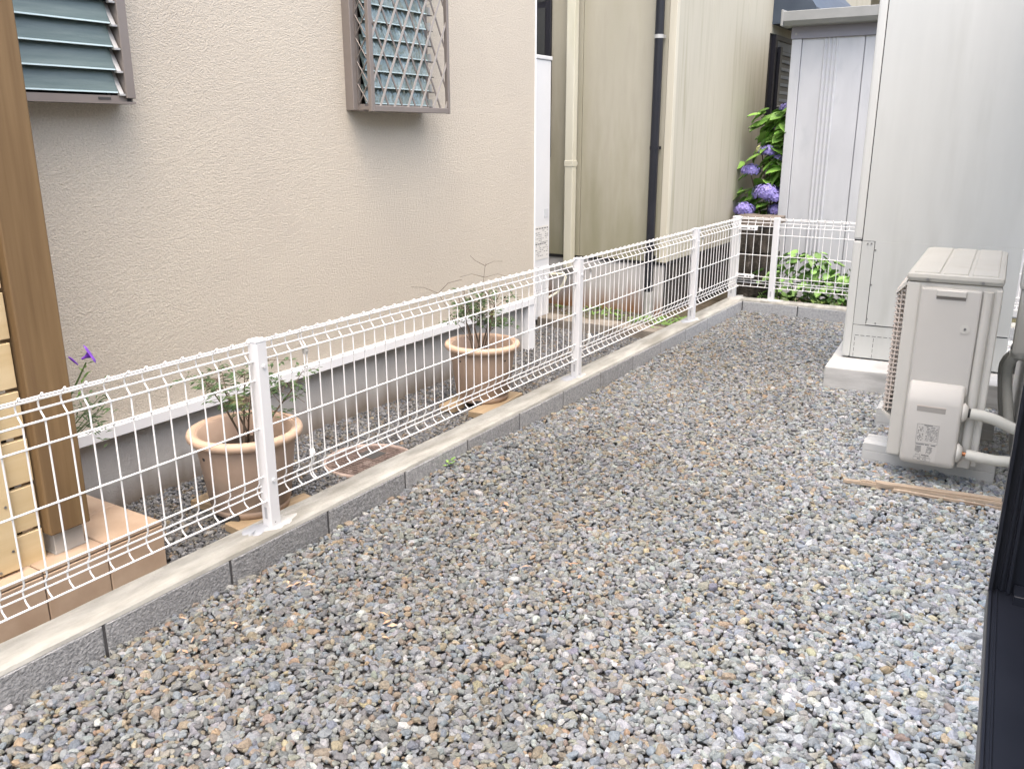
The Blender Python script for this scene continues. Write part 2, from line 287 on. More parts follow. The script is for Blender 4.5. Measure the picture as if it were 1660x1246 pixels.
# --- gravel: instanced stones, one object each
def stone_mesh(i):
    r = np.random.default_rng(100 + i); bm = bmesh.new(); k = 18 + i % 8
    a = r.normal(size=(k, 3)); a /= np.linalg.norm(a, axis=1)[:, None]; a = np.sign(a) * np.abs(a) ** 0.85
    a *= np.array([1.0, 0.62 + 0.3 * r.random(), 0.45 + 0.25 * r.random()]) * (0.86 + 0.2 * r.random((k, 1)))
    for p in a: bm.verts.new(p * 0.5)
    res = bmesh.ops.convex_hull(bm, input=bm.verts[:])
    bmesh.ops.delete(bm, geom=[g for g in res['geom_interior'] if isinstance(g, bmesh.types.BMVert)], context='VERTS')
    bmesh.ops.bevel(bm, geom=bm.edges[:], offset=0.055, segments=1, affect='EDGES', profile=0.5, clamp_overlap=True)
    for _ in range(2): bmesh.ops.smooth_vert(bm, verts=bm.verts[:], factor=0.45, use_axis_x=True, use_axis_y=True, use_axis_z=True)
    for v in bm.verts: v.co *= 1.12
    me = bpy.data.meshes.new('stone'); bm.to_mesh(me); bm.free(); me.materials.append(GRAVEL); return me
GRAVEL = bpy.data.materials.new('gravel_stone'); GRAVEL.use_nodes = True
nt = GRAVEL.node_tree; gb = nt.nodes['Principled BSDF']; gb.inputs['Roughness'].default_value = 0.75; gb.inputs['Specular IOR Level'].default_value = 0.25
ga = nt.nodes.new('ShaderNodeAttribute'); ga.attribute_type = 'INSTANCER'; ga.attribute_name = 'col'
gn = nt.nodes.new('ShaderNodeTexNoise'); gn.inputs['Scale'].default_value = 3.5; gn.inputs['Detail'].default_value = 5
gt = nt.nodes.new('ShaderNodeTexCoord'); goi = nt.nodes.new('ShaderNodeObjectInfo'); gadd = nt.nodes.new('ShaderNodeVectorMath'); gadd.operation = 'ADD'
gml = nt.nodes.new('ShaderNodeMath'); gml.operation = 'MULTIPLY'; gml.inputs[1].default_value = 50
nt.links.new(goi.outputs['Random'], gml.inputs[0]); nt.links.new(gt.outputs['Object'], gadd.inputs[0]); nt.links.new(gml.outputs[0], gadd.inputs[1]); nt.links.new(gadd.outputs[0], gn.inputs['Vector'])
gmr = nt.nodes.new('ShaderNodeMapRange'); gmr.inputs['From Min'].default_value = 0.3; gmr.inputs['From Max'].default_value = 0.7; gmr.inputs['To Min'].default_value = 0.82; gmr.inputs['To Max'].default_value = 1.18
nt.links.new(gn.outputs['Fac'], gmr.inputs[0]); ghs = nt.nodes.new('ShaderNodeHueSaturation')
nt.links.new(ga.outputs['Color'], ghs.inputs['Color']); nt.links.new(gmr.outputs[0], ghs.inputs['Value']); nt.links.new(ghs.outputs[0], gb.inputs['Base Color'])
gbp = nt.nodes.new('ShaderNodeBump'); gbp.inputs['Strength'].default_value = 0.35; gbp.inputs['Distance'].default_value = 0.08; nt.links.new(gn.outputs['Fac'], gbp.inputs['Height']); nt.links.new(gbp.outputs[0], gb.inputs['Normal'])
stones = bpy.data.collections.new('stone_shapes')
for i in range(16):
    so = bpy.data.objects.new('stone_shape', stone_mesh(i)); stones.objects.link(so)
GN = bpy.data.node_groups.new('scatter_stones', 'GeometryNodeTree')
GN.interface.new_socket('Geometry', in_out='INPUT', socket_type='NodeSocketGeometry'); GN.interface.new_socket('Geometry', in_out='OUTPUT', socket_type='NodeSocketGeometry')
gi = GN.nodes.new('NodeGroupInput'); go = GN.nodes.new('NodeGroupOutput'); ip = GN.nodes.new('GeometryNodeInstanceOnPoints'); ci = GN.nodes.new('GeometryNodeCollectionInfo')
ci.inputs['Collection'].default_value = stones; ci.inputs['Separate Children'].default_value = True; ci.inputs['Reset Children'].default_value = True
ip.inputs['Pick Instance'].default_value = True
def named(n, t):
    a = GN.nodes.new('GeometryNodeInputNamedAttribute'); a.data_type = t; a.inputs['Name'].default_value = n; return a.outputs['Attribute']
GN.links.new(gi.outputs[0], ip.inputs['Points']); GN.links.new(ci.outputs[0], ip.inputs['Instance'])
GN.links.new(named('idx', 'INT'), ip.inputs['Instance Index']); GN.links.new(named('rot', 'FLOAT_VECTOR'), ip.inputs['Rotation']); GN.links.new(named('scl', 'FLOAT_VECTOR'), ip.inputs['Scale'])
GN.links.new(ip.outputs[0], go.inputs[0])
def smooth_noise(x, y, s, seed):
    return np.array([mnoise.noise(Vector((a * s, b * s, seed))) for a, b in zip(x, y)])
def gravel(name, x0, x1, y0, y1, sp, size, hfun, palette, label, skip=None, top=0.4, slope=None):
    gx, gy = np.meshgrid(np.arange(x0, x1, sp), np.arange(y0, y1, sp)); n = gx.size
    px = gx.ravel() + rng.uniform(-.5, .5, n) * sp; py = gy.ravel() + rng.uniform(-.5, .5, n) * sp; lay = np.zeros(n)
    m = int(n * top); px = np.concatenate([px, rng.uniform(x0, x1, m)]); py = np.concatenate([py, rng.uniform(y0, y1, m)]); lay = np.concatenate([lay, np.ones(m)])
    keep = np.ones(len(px), bool)
    if skip: keep = ~skip(px, py)
    keep &= (px > x0) & (px < x1)
    px, py, lay = px[keep], py[keep], lay[keep]; n = len(px)
    sz = np.clip(rng.lognormal(math.log(size), 0.32, n), size * 0.45, size * 1.95); sz[lay > 0] *= 0.95
    pz = np.array([hfun(a, b) for a, b in zip(px, py)]) - 0.004 + lay * rng.uniform(0.10, 0.42, n) * size * 0.8 + rng.normal(0, 0.0018, n)
    rot = np.stack([rng.normal(0, 0.27, n), rng.normal(0, 0.27, n), rng.uniform(0, 6.28, n)], -1)
    scl = sz[:, None] * np.stack([rng.uniform(.85, 1.3, n), rng.uniform(.85, 1.15, n), rng.uniform(.8, 1.25, n)], -1)
    col = palette(px, py, n)
    me = bpy.data.meshes.new(name); me.vertices.add(n); me.vertices.foreach_set('co', np.stack([px, py, pz], -1).astype('f').ravel())
    for nm, ty, arr, key in (('rot', 'FLOAT_VECTOR', rot, 'vector'), ('scl', 'FLOAT_VECTOR', scl, 'vector'), ('col', 'FLOAT_COLOR', np.concatenate([col, np.ones((n, 1))], 1), 'color')):
        at = me.attributes.new(nm, ty, 'POINT'); at.data.foreach_set(key, arr.astype('f').ravel())
    at = me.attributes.new('idx', 'INT', 'POINT'); at.data.foreach_set('value', rng.integers(0, 16, n).astype('i'))
    me.materials.append(GRAVEL); o = link(name, me); md = o.modifiers.new('stones', 'NODES'); md.node_group = GN
    return tag(o, label, 'gravel', None, 'stuff')
PAL = np.array([[.215, .223, .236], [.255, .263, .277], [.17, .175, .183], [.305, .313, .325], [.235, .233, .217], [.265, .255, .222], [.255, .213, .165], [.30, .228, .165], [.345, .305, .225], [.39, .395, .395], [.20, .22, .255], [.225, .19, .16]])
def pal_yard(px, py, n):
    warm = np.clip(0.55 - 0.28 * px + 0.5 * smooth_noise(px, py, 2.2, 3.0), 0.08, 1.2)      # browner stones mixed in along the kerb, paler mix by the house partly stands in for light
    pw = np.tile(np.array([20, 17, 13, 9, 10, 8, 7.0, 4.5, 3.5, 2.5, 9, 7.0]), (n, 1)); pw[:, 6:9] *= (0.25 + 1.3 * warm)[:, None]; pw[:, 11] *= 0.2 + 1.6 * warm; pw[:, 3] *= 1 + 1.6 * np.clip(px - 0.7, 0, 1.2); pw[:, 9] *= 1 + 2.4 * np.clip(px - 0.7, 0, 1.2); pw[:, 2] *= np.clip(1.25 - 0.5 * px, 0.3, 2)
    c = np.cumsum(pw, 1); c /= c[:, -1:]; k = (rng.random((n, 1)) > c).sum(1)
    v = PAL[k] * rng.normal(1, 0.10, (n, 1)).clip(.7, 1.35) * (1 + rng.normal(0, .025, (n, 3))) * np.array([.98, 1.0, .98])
    return np.clip(v * ((0.78 + 0.28 * np.clip(px - 0.3, 0, 1.5) + 0.70 * np.clip(px - 0.95, 0, 1)) * (1 + 0.16 * smooth_noise(px, py, 1.4, 8.0)))[:, None], .02, .75)  # brightness rises towards the house, painted in to offset the wall's shade
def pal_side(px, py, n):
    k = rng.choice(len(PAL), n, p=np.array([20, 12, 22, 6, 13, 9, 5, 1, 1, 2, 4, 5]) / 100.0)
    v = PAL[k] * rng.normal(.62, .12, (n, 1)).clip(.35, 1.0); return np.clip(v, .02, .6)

# things standing in the gravel that leave no room for stones
def in_yard_blocked(x, y):
    pad = (x > 1.0) & (x < 1.82) & (y > 3.46) & (y < 4.28)
    return pad
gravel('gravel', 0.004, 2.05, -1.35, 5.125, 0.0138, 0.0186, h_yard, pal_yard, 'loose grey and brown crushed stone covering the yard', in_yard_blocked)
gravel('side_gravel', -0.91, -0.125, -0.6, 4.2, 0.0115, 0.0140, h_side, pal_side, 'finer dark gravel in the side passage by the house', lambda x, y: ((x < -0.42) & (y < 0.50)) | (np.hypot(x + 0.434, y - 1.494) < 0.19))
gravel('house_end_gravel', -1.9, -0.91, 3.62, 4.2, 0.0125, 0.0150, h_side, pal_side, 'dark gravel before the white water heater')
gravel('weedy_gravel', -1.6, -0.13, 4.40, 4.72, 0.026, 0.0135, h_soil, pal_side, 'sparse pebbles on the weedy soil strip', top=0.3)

# ------------------------------------------------------------------ low block wall (kerb)
low = thing('block_wall', 'low grey concrete block wall with cream top along the gravel', 'wall', (0, 0, -0.2))
bls = [MB().box(-0.112, 0, -0.196, 0.196, -0.14, 0.186, ch=0.004).mesh('block', m_) for m_ in (BLOCK, BLOCKM, BLOCKF)]
for k in range(-4, 12):
    link('block', bls[0 if k < 3 else 1 if k < 9 else 2], low, (0, 0.4 * k + 0.2, 0))
MB().box(-0.112, 0, 4.804, 5.246, -0.34, -0.014, ch=0.004).build('block', BLOCKF, **W(low))
MB().box(-0.106, -0.004, -1.6, 5.24, -0.33, -0.016).build('joint_mortar', JOINT, **W(low))
def coping(path_x0, path_x1, y0, y1, along, n):
    mb = MB(); vs = []
    for i in range(n + 1):
        t = y0 + (y1 - y0) * i / n
        e = [mnoise.noise(Vector((t * 9, s * 3.3, 1.7))) * 0.0035 for s in range(4)]
        z = mnoise.noise(Vector((t * 3, 4.4, 0))) * 0.0012
        prof = [(path_x0 + e[0], -0.014), (path_x0 + 0.004 + e[1], -0.003 + z), (path_x0 + 0.018, 0.0 + z), ((path_x0 + path_x1) / 2, 0.0015 + z), (path_x1 - 0.016, 0.0 + z), (path_x1 - 0.004 + e[2] * .5, -0.004 + z), (path_x1 + e[3] * .4, -0.0138)]
        vs += [(p[0], t, p[1]) if along == 'y' else (t, p[0], p[1]) for p in prof]
    m = 7; fs = [(i * m + k, i * m + k + 1, (i + 1) * m + k + 1, (i + 1) * m + k) for i in range(n) for k in range(m - 1)]
    return mb.add(vs, fs, 0, False)
coping(-0.121, -0.002, -1.6, 5.25, 'y', 220).build('coping', MORTAR, **W(low))
far = thing('block_wall', 'short grey block wall crossing the far end of the gravel', 'wall', (0, 5.13, -0.2))
bl2 = MB().box(-0.196, 0.196, 0.0, 0.112, -0.14, 0.186, ch=0.004).mesh('block', BLOCKF)
for k in range(0, 6): link('block', bl2, far, (0.2 + 0.4 * k + 0.003, 0, 0))
MB().box(0.002, 2.4, 5.134, 5.236, -0.33, -0.016).build('joint_mortar', JOINT, **W(far))
coping(5.132, 5.252, 0.001, 2.4, 'x', 80).build('coping', MORTAR, **W(far))

# ------------------------------------------------------------------ mesh fence
PROF = [(0.007, 0.086), (0.008, 0.091), (-0.006, 0.102), (-0.012, 0.116), (-0.012, 0.132), (-0.004, 0.143), (0, 0.150), (0, 0.168), (0, 0.322), (0, 0.471), (0, 0.529), (-0.010, 0.541), (-0.018, 0.552), (-0.020, 0.565), (-0.017, 0.577), (-0.006, 0.585), (0.001, 0.592), (0.006, 0.5935)]
HZ = [(0.008 + .003, 0.091), (-0.012 + .004, 0.116), (-0.012 + .004, 0.134), (0.004, 0.168), (0.004, 0.322), (0.004, 0.471), (0.004, 0.529), (-0.017 + .004, 0.553), (-0.020 + .004, 0.575), (-0.006, 0.5845)]
wire_v = MB().tube([(d, 0, z) for d, z in PROF], 0.0023, 6).mesh('vertical_wire', FENCEW)
wire_vx = MB().tube([(0, -d, z) for d, z in PROF], 0.0023, 6).mesh('vertical_wire', FENCEW)
bolt_me = MB().tube([(0, 0, 0), (0.006, 0, 0)], 0.005, 10).mesh('bolt', FENCEW)
def post(parent, x, y, corner=False, w=0.040, d=0.040):
    hw, hd = w / 2, d / 2
    p = MB().box(x - hw, x + hw, y - hd, y + hd, -0.01, 0.585, ch=0.003).build('post', POSTWH, **W(parent))
    MB().box(x - hw - .001, x + hw + .001, y - hd - .001, y + hd + .001, 0.583, 0.593, ch=0.003).build('cap', POSTWH, **W(p))
    MB().box(x - 0.005, x + 0.005, y - hd - 0.0012, y - hd - 0.0002, 0.030, 0.068).build('sticker', STICK, **W(p))
    for z in (0.513, 0.155):
        MB().tube([(x + hw - .001, y + 0.002, z), (x + hw + 0.005, y + 0.002, z)], 0.0055, 10).build('bolt', POSTWH, **W(p))
        MB().tube([(x + hw - .001, y - 0.004, 0.018), (x + hw + 0.0015, y - 0.004, 0.018)], 0.002, 8).build('screw', SCREW, **W(p)) if z < .2 else None
    return p
fl = thing('mesh_fence', 'white welded wire mesh fence along the low block wall by the house', 'fence', (-0.055, 0, 0))
for y in (-1.41, 0.608, 2.623, 4.227): post(fl, -0.052, y)
post(fl, -0.098, 5.19, w=0.05, d=0.05)
joints = [-1.20, 0.800, 2.763, 4.368, 5.165]
for a, b in zip(joints[:-1], joints[1:]):
    pn = hold('mesh_panel', fl)
    for i, (d, z) in enumerate(HZ):
        link('horizontal_wire', MB().tube([(d, a - 0.004 + (0.002 if i % 2 else 0), z), (d, (a + b) / 2, z - 0.0006), (d, b - 0.004, z)], 0.0027, 6).mesh('horizontal_wire', FENCEW), pn)
    k = round((a - -0.179) / 0.055); ys = []
    y = a + 0.004; n = int(round((b - a) / 0.055)); stp = (b - a - 0.008) / n
    for q in range(n + 1): link('vertical_wire', wire_v, pn, (random.uniform(-.0008, .0008), y + q * stp, 0), (random.uniform(-.004, .004), 0, 0))
for y in joints[1:-1]:
    for z in (0.517, 0.18):
        MB().tube([(0.000, y, z - 0.009), (0.000, y, z + 0.009)], 0.0085, 10).tube([(0.006, y, z), (0.012, y, z)], 0.0035, 8).build('joint_clip', GALV if z > .3 else FENCEW, fl)
fr = thing('mesh_fence', 'short white wire mesh fence across the far end before the shed', 'fence', (0, 5.19, 0))
post(fr, 0.193, 5.19); post(fr, 2.19, 5.19)
for a, b in ((-0.075, 0.74), (0.74, 2.30)):
    pn = hold('mesh_panel', fr)
    for d, z in HZ: link('horizontal_wire', MB().tube([(a, -d, z), (b - 0.003, -d, z)], 0.0027, 6).mesh('horizontal_wire', FENCEW), pn)
    n = int(round((b - a) / 0.055)); stp = (b - a - 0.006) / n
    for q in range(n + 1): link('vertical_wire', wire_vx, pn, (a + 0.003 + q * stp, random.uniform(-.0008, .0008), 0))
for z in (0.512, 0.165):
    cl = MB().box(-0.080, 0.055, -0.014, 0.014, z - 0.014, z + 0.012, ch=0.002).build('corner_bracket', FENCEW, fr)
    for xx, ww in ((-0.035, 0.022), (0.012, 0.006), (0.032, 0.006)): MB().box(xx - ww, xx + ww, -0.0155, -0.0142, z - 0.004, z + 0.003).build('slot', SEAM, cl)
def patch(parent, cx, cy, sx, sy, m, z, name, seed):
    mb = MB(); n = 26; r0 = random.Random(seed)
    ring = [(cx + sx * math.cos(t) * (1 + 0.45 * mnoise.noise(Vector((math.cos(t) * 2.6, math.sin(t) * 2.6, seed)))), cy + sy * math.sin(t) * (1 + 0.55 * mnoise.noise(Vector((math.cos(t) * 2.6, math.sin(t) * 2.6, seed + 5))))) for t in [2 * math.pi * k / n for k in range(n)]]
    vs = [(cx, cy, z + 0.003)] + [(cx + (a - cx) * .82, cy + (b - cy) * .82, z + 0.0025) for a, b in ring] + [(min(a, -0.004) if parent is low else a, b, z - 0.002) for a, b in ring]
    fs = [(0, 1 + k, 1 + (k + 1) % n) for k in range(n)] + [(1 + k, 1 + n + k, 1 + n + (k + 1) % n, 1 + (k + 1) % n) for k in range(n)]
    return mb.add(vs, fs, 0, True).build(name, m, **W(parent))
for i, y in enumerate((0.608, 2.623, 4.227)):
    patch(low, -0.055, y + 0.020, 0.036, 0.070, MORTARW, 0.0015, 'mortar_patch', i * 3.1)
    patch(low, -0.066, y - 0.050, 0.032, 0.055, STEELP, 0.0025, 'grout_fill', i * 2.7 + 1)
patch(low, -0.062, 5.17, 0.052, 0.10, MORTARW, 0.003, 'mortar_patch', 11.3)
patch(far, 0.193, 5.19, 0.10, 0.05, MORTARW, 0.003, 'mortar_patch', 14.3)

# ------------------------------------------------------------------ beige house
bh = thing('beige_house', 'beige stucco house wall with white base flashing and louvred windows', 'house', (-0.9, 3.6, -0.16))
MB().box(-4.5, -0.88, -3.0, 3.600, 0.14, 3.3).build('stucco_wall', STUCCO, **W(bh))
MB().box(-4.5, -0.875, 3.600, 3.614, 0.12, 3.3, ch=0.002).build('corner_bead', WHITEM, **W(bh))
MB().box(-4.4, -0.912, -3.0, 3.52, -0.32, 0.145).build('foundation', FOUND, **W(bh))
MB().prism([(-0.885, 0.128), (-0.864, 0.128), (-0.864, 0.166), (-0.872, 0.171), (-0.8795, 0.175), (-0.885, 0.175)], 'y', -3.0, 3.612).build('base_flashing', WHITEM, **W(bh))
MB().box(-0.93, -0.908, -3.0, 3.60, 0.124, 0.1275).build('vent_strip', SEAM, **W(bh))
MB().box(-0.98, -0.868, 3.528, 3.602, -0.20, 0.127, ch=0.002).build('corner_trim', WHITEM, **W(bh))
def louvre_slat(parent, y0, y1, z, xo, xi, h, m, th=0.005):
    # tilted pane: lower edge out at xo, upper edge in at xi
    a = Vector((xo, 0, z)); b = Vector((xi, 0, z + h)); t = (b - a).normalized(); nrm = Vector((t.z, 0, -t.x)) * th
    if nrm.x < 0: nrm = -nrm
    P = [a, b, b - nrm, a - nrm]
    vs = [(p.x, y, p.z) for y in (y0, y1) for p in P]
    mb = MB().add(vs, [(0, 1, 5, 4), (2, 3, 7, 6), (1, 2, 6, 5), (0, 1, 2, 3), (4, 5, 6, 7)], 0).add(vs, [(3, 0, 4, 7)], 1)
    mb.box(xo - 0.003, xo + 0.0012, y0, y1, z - 0.001, z + 0.0035, 1)          # ground lower edge of the pane
    return mb.build('slat', [m, GEDGE], **W(parent))
def window_louvre():
    w = hold('louvre_window', bh)
    y0, y1, z0, z1 = -0.35, 0.832, 1.262, 2.05
    MB().box(-0.90, -0.872, y0 + .02, y1 - .05, z0 + .03, z1).build('dark_opening', TAUPE_D, **W(w))
    f = MB().box(-0.882, -0.792, y1 - 0.034, y1, z0 + 0.018, z1, ch=0.002).box(-0.882, -0.792, y0, y0 + 0.03, z0 + .018, z1, ch=0.002).box(-0.882, -0.80, y0 + .03, y1 - .034, z1 - .04, z1, ch=0.002)
    f.build('window_frame', TAUPE, **W(w))
    MB().prism([(-0.882, z0), (-0.790, z0), (-0.790, z0 + 0.007), (-0.806, z0 + 0.007), (-0.806, z0 + 0.026), (-0.882, z0 + 0.03)], 'y', y0, y1 - 0.004).build('sill', TAUPE, **W(w))
    MB().box(-0.8055, -0.8045, y1 - 0.13, y1 - 0.085, z0 + 0.012, z0 + 0.020).build('drain_slot', SEAM, **W(w))
    MB().box(-0.8055, -0.8045, y1 - 0.026, y1 - 0.010, z0 + 0.004, z0 + 0.026).build('drain_slot', SEAM, **W(w))
    for k in range(11):
        z = 1.297 + 0.0708 * k
        louvre_slat(w, y0 + .03, y1 - 0.056, z, -0.806, -0.832, 0.086, GLASS)
        a, b = Vector((-0.800, 0, z - 0.004)), Vector((-0.840, 0, z + 0.070))
        MB().add([(p.x + dx, y, p.z) for y in (y1 - 0.054, y1 - 0.038) for p, dx in ((a, 0), (b, 0), (b, -0.012), (a, -0.012))], [(0, 1, 2, 3), (7, 6, 5, 4), (0, 4, 5, 1), (1, 5, 6, 2), (2, 6, 7, 3), (3, 7, 4, 0)]).box(-0.812, -0.797, y1 - 0.056, y1 - 0.034, z - 0.009, z - 0.003).build('louvre_arm', TAUPE if k % 9 == 8 else GALV, **W(w))
window_louvre()
def window_cage():
    w = hold('caged_window', bh)
    y0, y1, z0, z1 = 1.975, 2.565, 1.262, 2.15; xo, xi = -0.752, -0.772
    yw0, yw1 = 1.955, 2.50
    MB().box(-0.90, -0.872, yw0 + .03, yw1 - .03, z0 + .03, z1).build('dark_opening', TAUPE_D, **W(w))
    MB().box(-0.882, -0.835, yw0 - 0.004, yw0 + 0.026, z0 + .006, z1, ch=0.002).box(-0.882, -0.835, yw1 - 0.03, yw1, z0 + .006, z1, ch=0.002).box(-0.882, -0.80, yw0 + .026, yw1 - .03, z0 + .002, z0 + 0.032, ch=0.002).build('window_frame', TAUPE, **W(w))
    MB().box(-0.838, -0.83, yw0 + .026, yw0 + .042, z0 + .034, z1).build('inner_jamb', TAUPE, **W(w))
    c = MB().box(xi, xo, y0, y0 + 0.026, z0, z1, ch=0.002).box(xi, xo, y1 - 0.018, y1, z0, z1, ch=0.002).box(xi, xo - .001, y0 + .026, y1 - .018, z0 + 0.001, z0 + 0.026, ch=0.002)
    c.box(-0.835, xi, y0 + .004, y0 + .016, z0 + .008, z0 + .024).box(-0.835, xi, y1 - .014, y1 - .004, z0 + .004, z0 + .020)
    c.build('cage_frame', TAUPE, **W(w))
    bar = lambda ya, za, yb, zb, x, h=.0045: MB().add([(x + dx, ya + dy, za) for dx, dy in ((0, -h), (.003, -h), (.003, h), (0, h))] + [(x + dx, yb + dy, zb) for dx, dy in ((0, -h), (.003, -h), (.003, h), (0, h))], [(0, 1, 2, 3), (7, 6, 5, 4), (0, 4, 5, 1), (1, 5, 6, 2), (2, 6, 7, 3), (3, 7, 4, 0)])
    sl = 1.85; H = z1 - z0 - 0.02; zb = z0 + 0.02
    for s, x in ((1, xi + 0.010), (-1, xi + 0.002)):
        for k in range(-6, 14):
            # line y = ys + s*(z-zb)/sl
            ys = y0 + 0.012 + 0.098 * k + (0.03 if s < 0 else 0.055)
            lo, hi = 0.0, H
            ylo, yhi = y0 + 0.014, y1 - 0.010
            zz = sorted([(ylo - ys) * s * sl, (yhi - ys) * s * sl]); a = max(lo, zz[0]); b = min(hi, zz[1])
            if b - a > 0.02: bar(ys + s * a / sl, zb + a, ys + s * b / sl, zb + b, x, .0062 if s > 0 else .0055).build('lattice_bar', TAUPEL if s > 0 else TAUPE, **W(w))
    # lattice on the cage's near flank
    for k in range(10):
        z = z0 + 0.03 + 0.095 * k
        for dz in (0.085, -0.085):
            za, zb2 = (z, z + 0.085) if dz > 0 else (z + 0.085, z)
            MB().tube([(-0.832, y0 + .006, za), (xi - .002, y0 + .006, zb2)], 0.003, 4).build('flank_bar', TAUPE, **W(w))
    for k in range(13):
        z = 1.298 + 0.0690 * k
        louvre_slat(w, yw0 + .045, yw1 - 0.042, z, -0.804, -0.828, 0.080, GLASS2)
        MB().box(-0.815, -0.795, yw1 - 0.040, yw1 - 0.026, z - 0.004, z + 0.030).build('louvre_arm', GALV, **W(w))
        MB().box(-0.802, -0.786, yw1 - 0.044, yw1 - 0.020, z - 0.008, z - 0.0045).build('arm_pivot', DFRAME, **W(w))
window_cage()

# ------------------------------------------------------------------ tiled step, timber post, slatted screen
ts = thing('tiled_step', 'low terracotta tiled step below the timber post', 'step', (-0.65, -0.2, -0.16))
MB().box(-0.905, -0.437, -1.5, 0.478, -0.30, -0.042).build('core', GROUT, **W(ts))
tt = MB().box(-0.148, 0.148, -0.097, 0.097, -0.006, 0.006, ch=0.0025)
tx = [(-0.434 - 0.118 / 1, 0.236), ]
xs = [(-0.668, -0.430), (-0.905, -0.672)]; yj = [0.486, 0.288, 0.090, -0.108, -0.306, -0.504, -0.702, -0.9]
for i in range(len(yj) - 1):
    for x0, x1 in xs: MB().box(x0, x1, yj[i + 1] + 0.004, yj[i], -0.042, -0.030, ch=0.0025).build('tread_tile', TILE, **W(ts))
    MB().box(-0.437, -0.4285, yj[i + 1] + 0.004, yj[i], -0.30, -0.0455, ch=0.002).build('riser_tile', TILE, **W(ts))
for x0, x1 in xs: MB().box(x0, x1, 0.4785, 0.4865, -0.30, -0.0455, ch=0.002).build('end_tile', TILE, **W(ts))
tp = thing('timber_post', 'brown square timber post on a steel foot beside the slatted boards', 'post', (-0.53, 0.21, -0.03))
MB().box(-0.59, -0.470, 0.152, 0.277, 0.042, 2.35, ch=0.004).build('post', POSTW, **W(tp))
ft = MB().box(-0.585, -0.492, 0.170, 0.262, -0.030, 0.060, ch=0.002).build('foot', GALV, **W(tp))
MB().box(-0.587, -0.4912, 0.168, 0.264, -0.029, -0.024).build('foot_plate', GALV, **W(ft))
sc = thing('slatted_screen', 'screen of pale horizontal timber boards left of the timber post', 'screen', (-0.51, 0.0, -0.03))
brd = MB().box(-0.009, 0.009, -0.42, 0.0, -0.0635, 0.0635, ch=0.0015).mesh('board', BOARDW)
for k in range(13):
    link('board', brd, sc, (0.0 + random.uniform(-.001, .001), 0.1455 + random.uniform(-.002, .001), 0.040 + 0.0665 - 0.075 + 0.1385 * k), (0, 0, random.uniform(-.01, .01)))
MB().box(-0.499, -0.481, -0.03, 0.066, -0.022, 1.75, ch=0.002).build('upright_batten', BOARDW, **W(sc))
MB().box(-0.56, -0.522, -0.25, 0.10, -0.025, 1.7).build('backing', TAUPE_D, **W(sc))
for k in range(13):
    for dy in (0.005, 0.047):
        z = -0.012 + 0.1385 * k * 0.97 + (0.05 if dy > .04 else 0)
        MB().tube([(-0.4815, dy, z), (-0.4795, dy, z)], 0.0042, 8).build('screw', SCREW, **W(sc))

# ------------------------------------------------------------------ pots, planks, nandina
def pot(name, label, x, y, z0, r, h):
    t = thing(name, label, 'plant pot', (x, y, z0), group='brown plastic plant pots in the side passage')
    k = r / 0.2
    MB().lathe([(0.001, 0), (0.128 * k, 0), (0.134 * k, 0.004), (0.139 * k, 0.026), (0.1375 * k, 0.030), (0.1415 * k, 0.033), (0.172 * k, h - 0.032), (0.170 * k, h - 0.005), (0.160 * k, h - 0.01), (0.148 * k, 0.20), (0.145 * k, 0.195)], 56).build('body', POT, t)
    MB().lathe([(0.170 * k, h - 0.030), (0.178 * k, h - 0.034), (0.190 * k, h - 0.033), (0.198 * k, h - 0.024), (0.200 * k, h - 0.013), (0.196 * k, h - 0.003), (0.186 * k, h + 0.002), (0.174 * k, h - 0.001), (0.166 * k, h - 0.012), (0.163 * k, h - 0.03)], 56).build('rim', POTRIM, t)
    MB().lathe([(0.0005, 0.222), (0.06 * k, 0.221), (0.11 * k, 0.218), (0.153 * k, 0.214)], 40).build('soil', SOIL, t)
    for a in (-1.75, -0.2):
        MB().tube([(math.cos(a) * 0.160 * k, math.sin(a) * 0.160 * k, 0.225), (math.cos(a) * 0.1665 * k, math.sin(a) * 0.1665 * k, 0.225)], 0.0085, 12).build('drain_plug', SEAM, t)
    a = -1.15
    MB().box(-0.016, 0.016, -0.004, 0.006, 0.001, 0.022, M=Matrix.Rotation(a + math.pi / 2, 4, 'Z') @ Matrix.Translation((0, -0.138 * k, 0))).build('drain_notch', SEAM, t)
    return t
pot('plant_pot', 'brown plastic pot behind the fence post nearest the tiled step', -0.455, 0.874, -0.128, 0.2, 0.30)
pot('plant_pot', 'brown plastic pot beyond the round iron cover', -0.483, 2.425, -0.128, 0.19, 0.295)
def plank(label, x, y, rz, l, w, t, z):
    o = MB().box(-l / 2, l / 2, -w / 2, w / 2, 0, t, ch=0.002).build('wood_plank', PLANKW); o.location = (x, y, z); o.rotation_euler = (0, 0, rz)
    tag(o, label, 'plank', 'short planks under the plant pots')
plank('short plank under the nearer pot on its wall side', -0.53, 0.85, R(8), 0.32, 0.09, 0.030, -0.159)
plank('short plank under the nearer pot on its fence side', -0.352, 0.880, R(83), 0.34, 0.09, 0.030, -0.158)
plank('short plank under the farther pot on its wall side', -0.57, 2.36, R(95), 0.30, 0.09, 0.030, -0.159)
plank('short plank under the farther pot on its fence side', -0.385, 2.40, R(95), 0.40, 0.10, 0.030, -0.158)

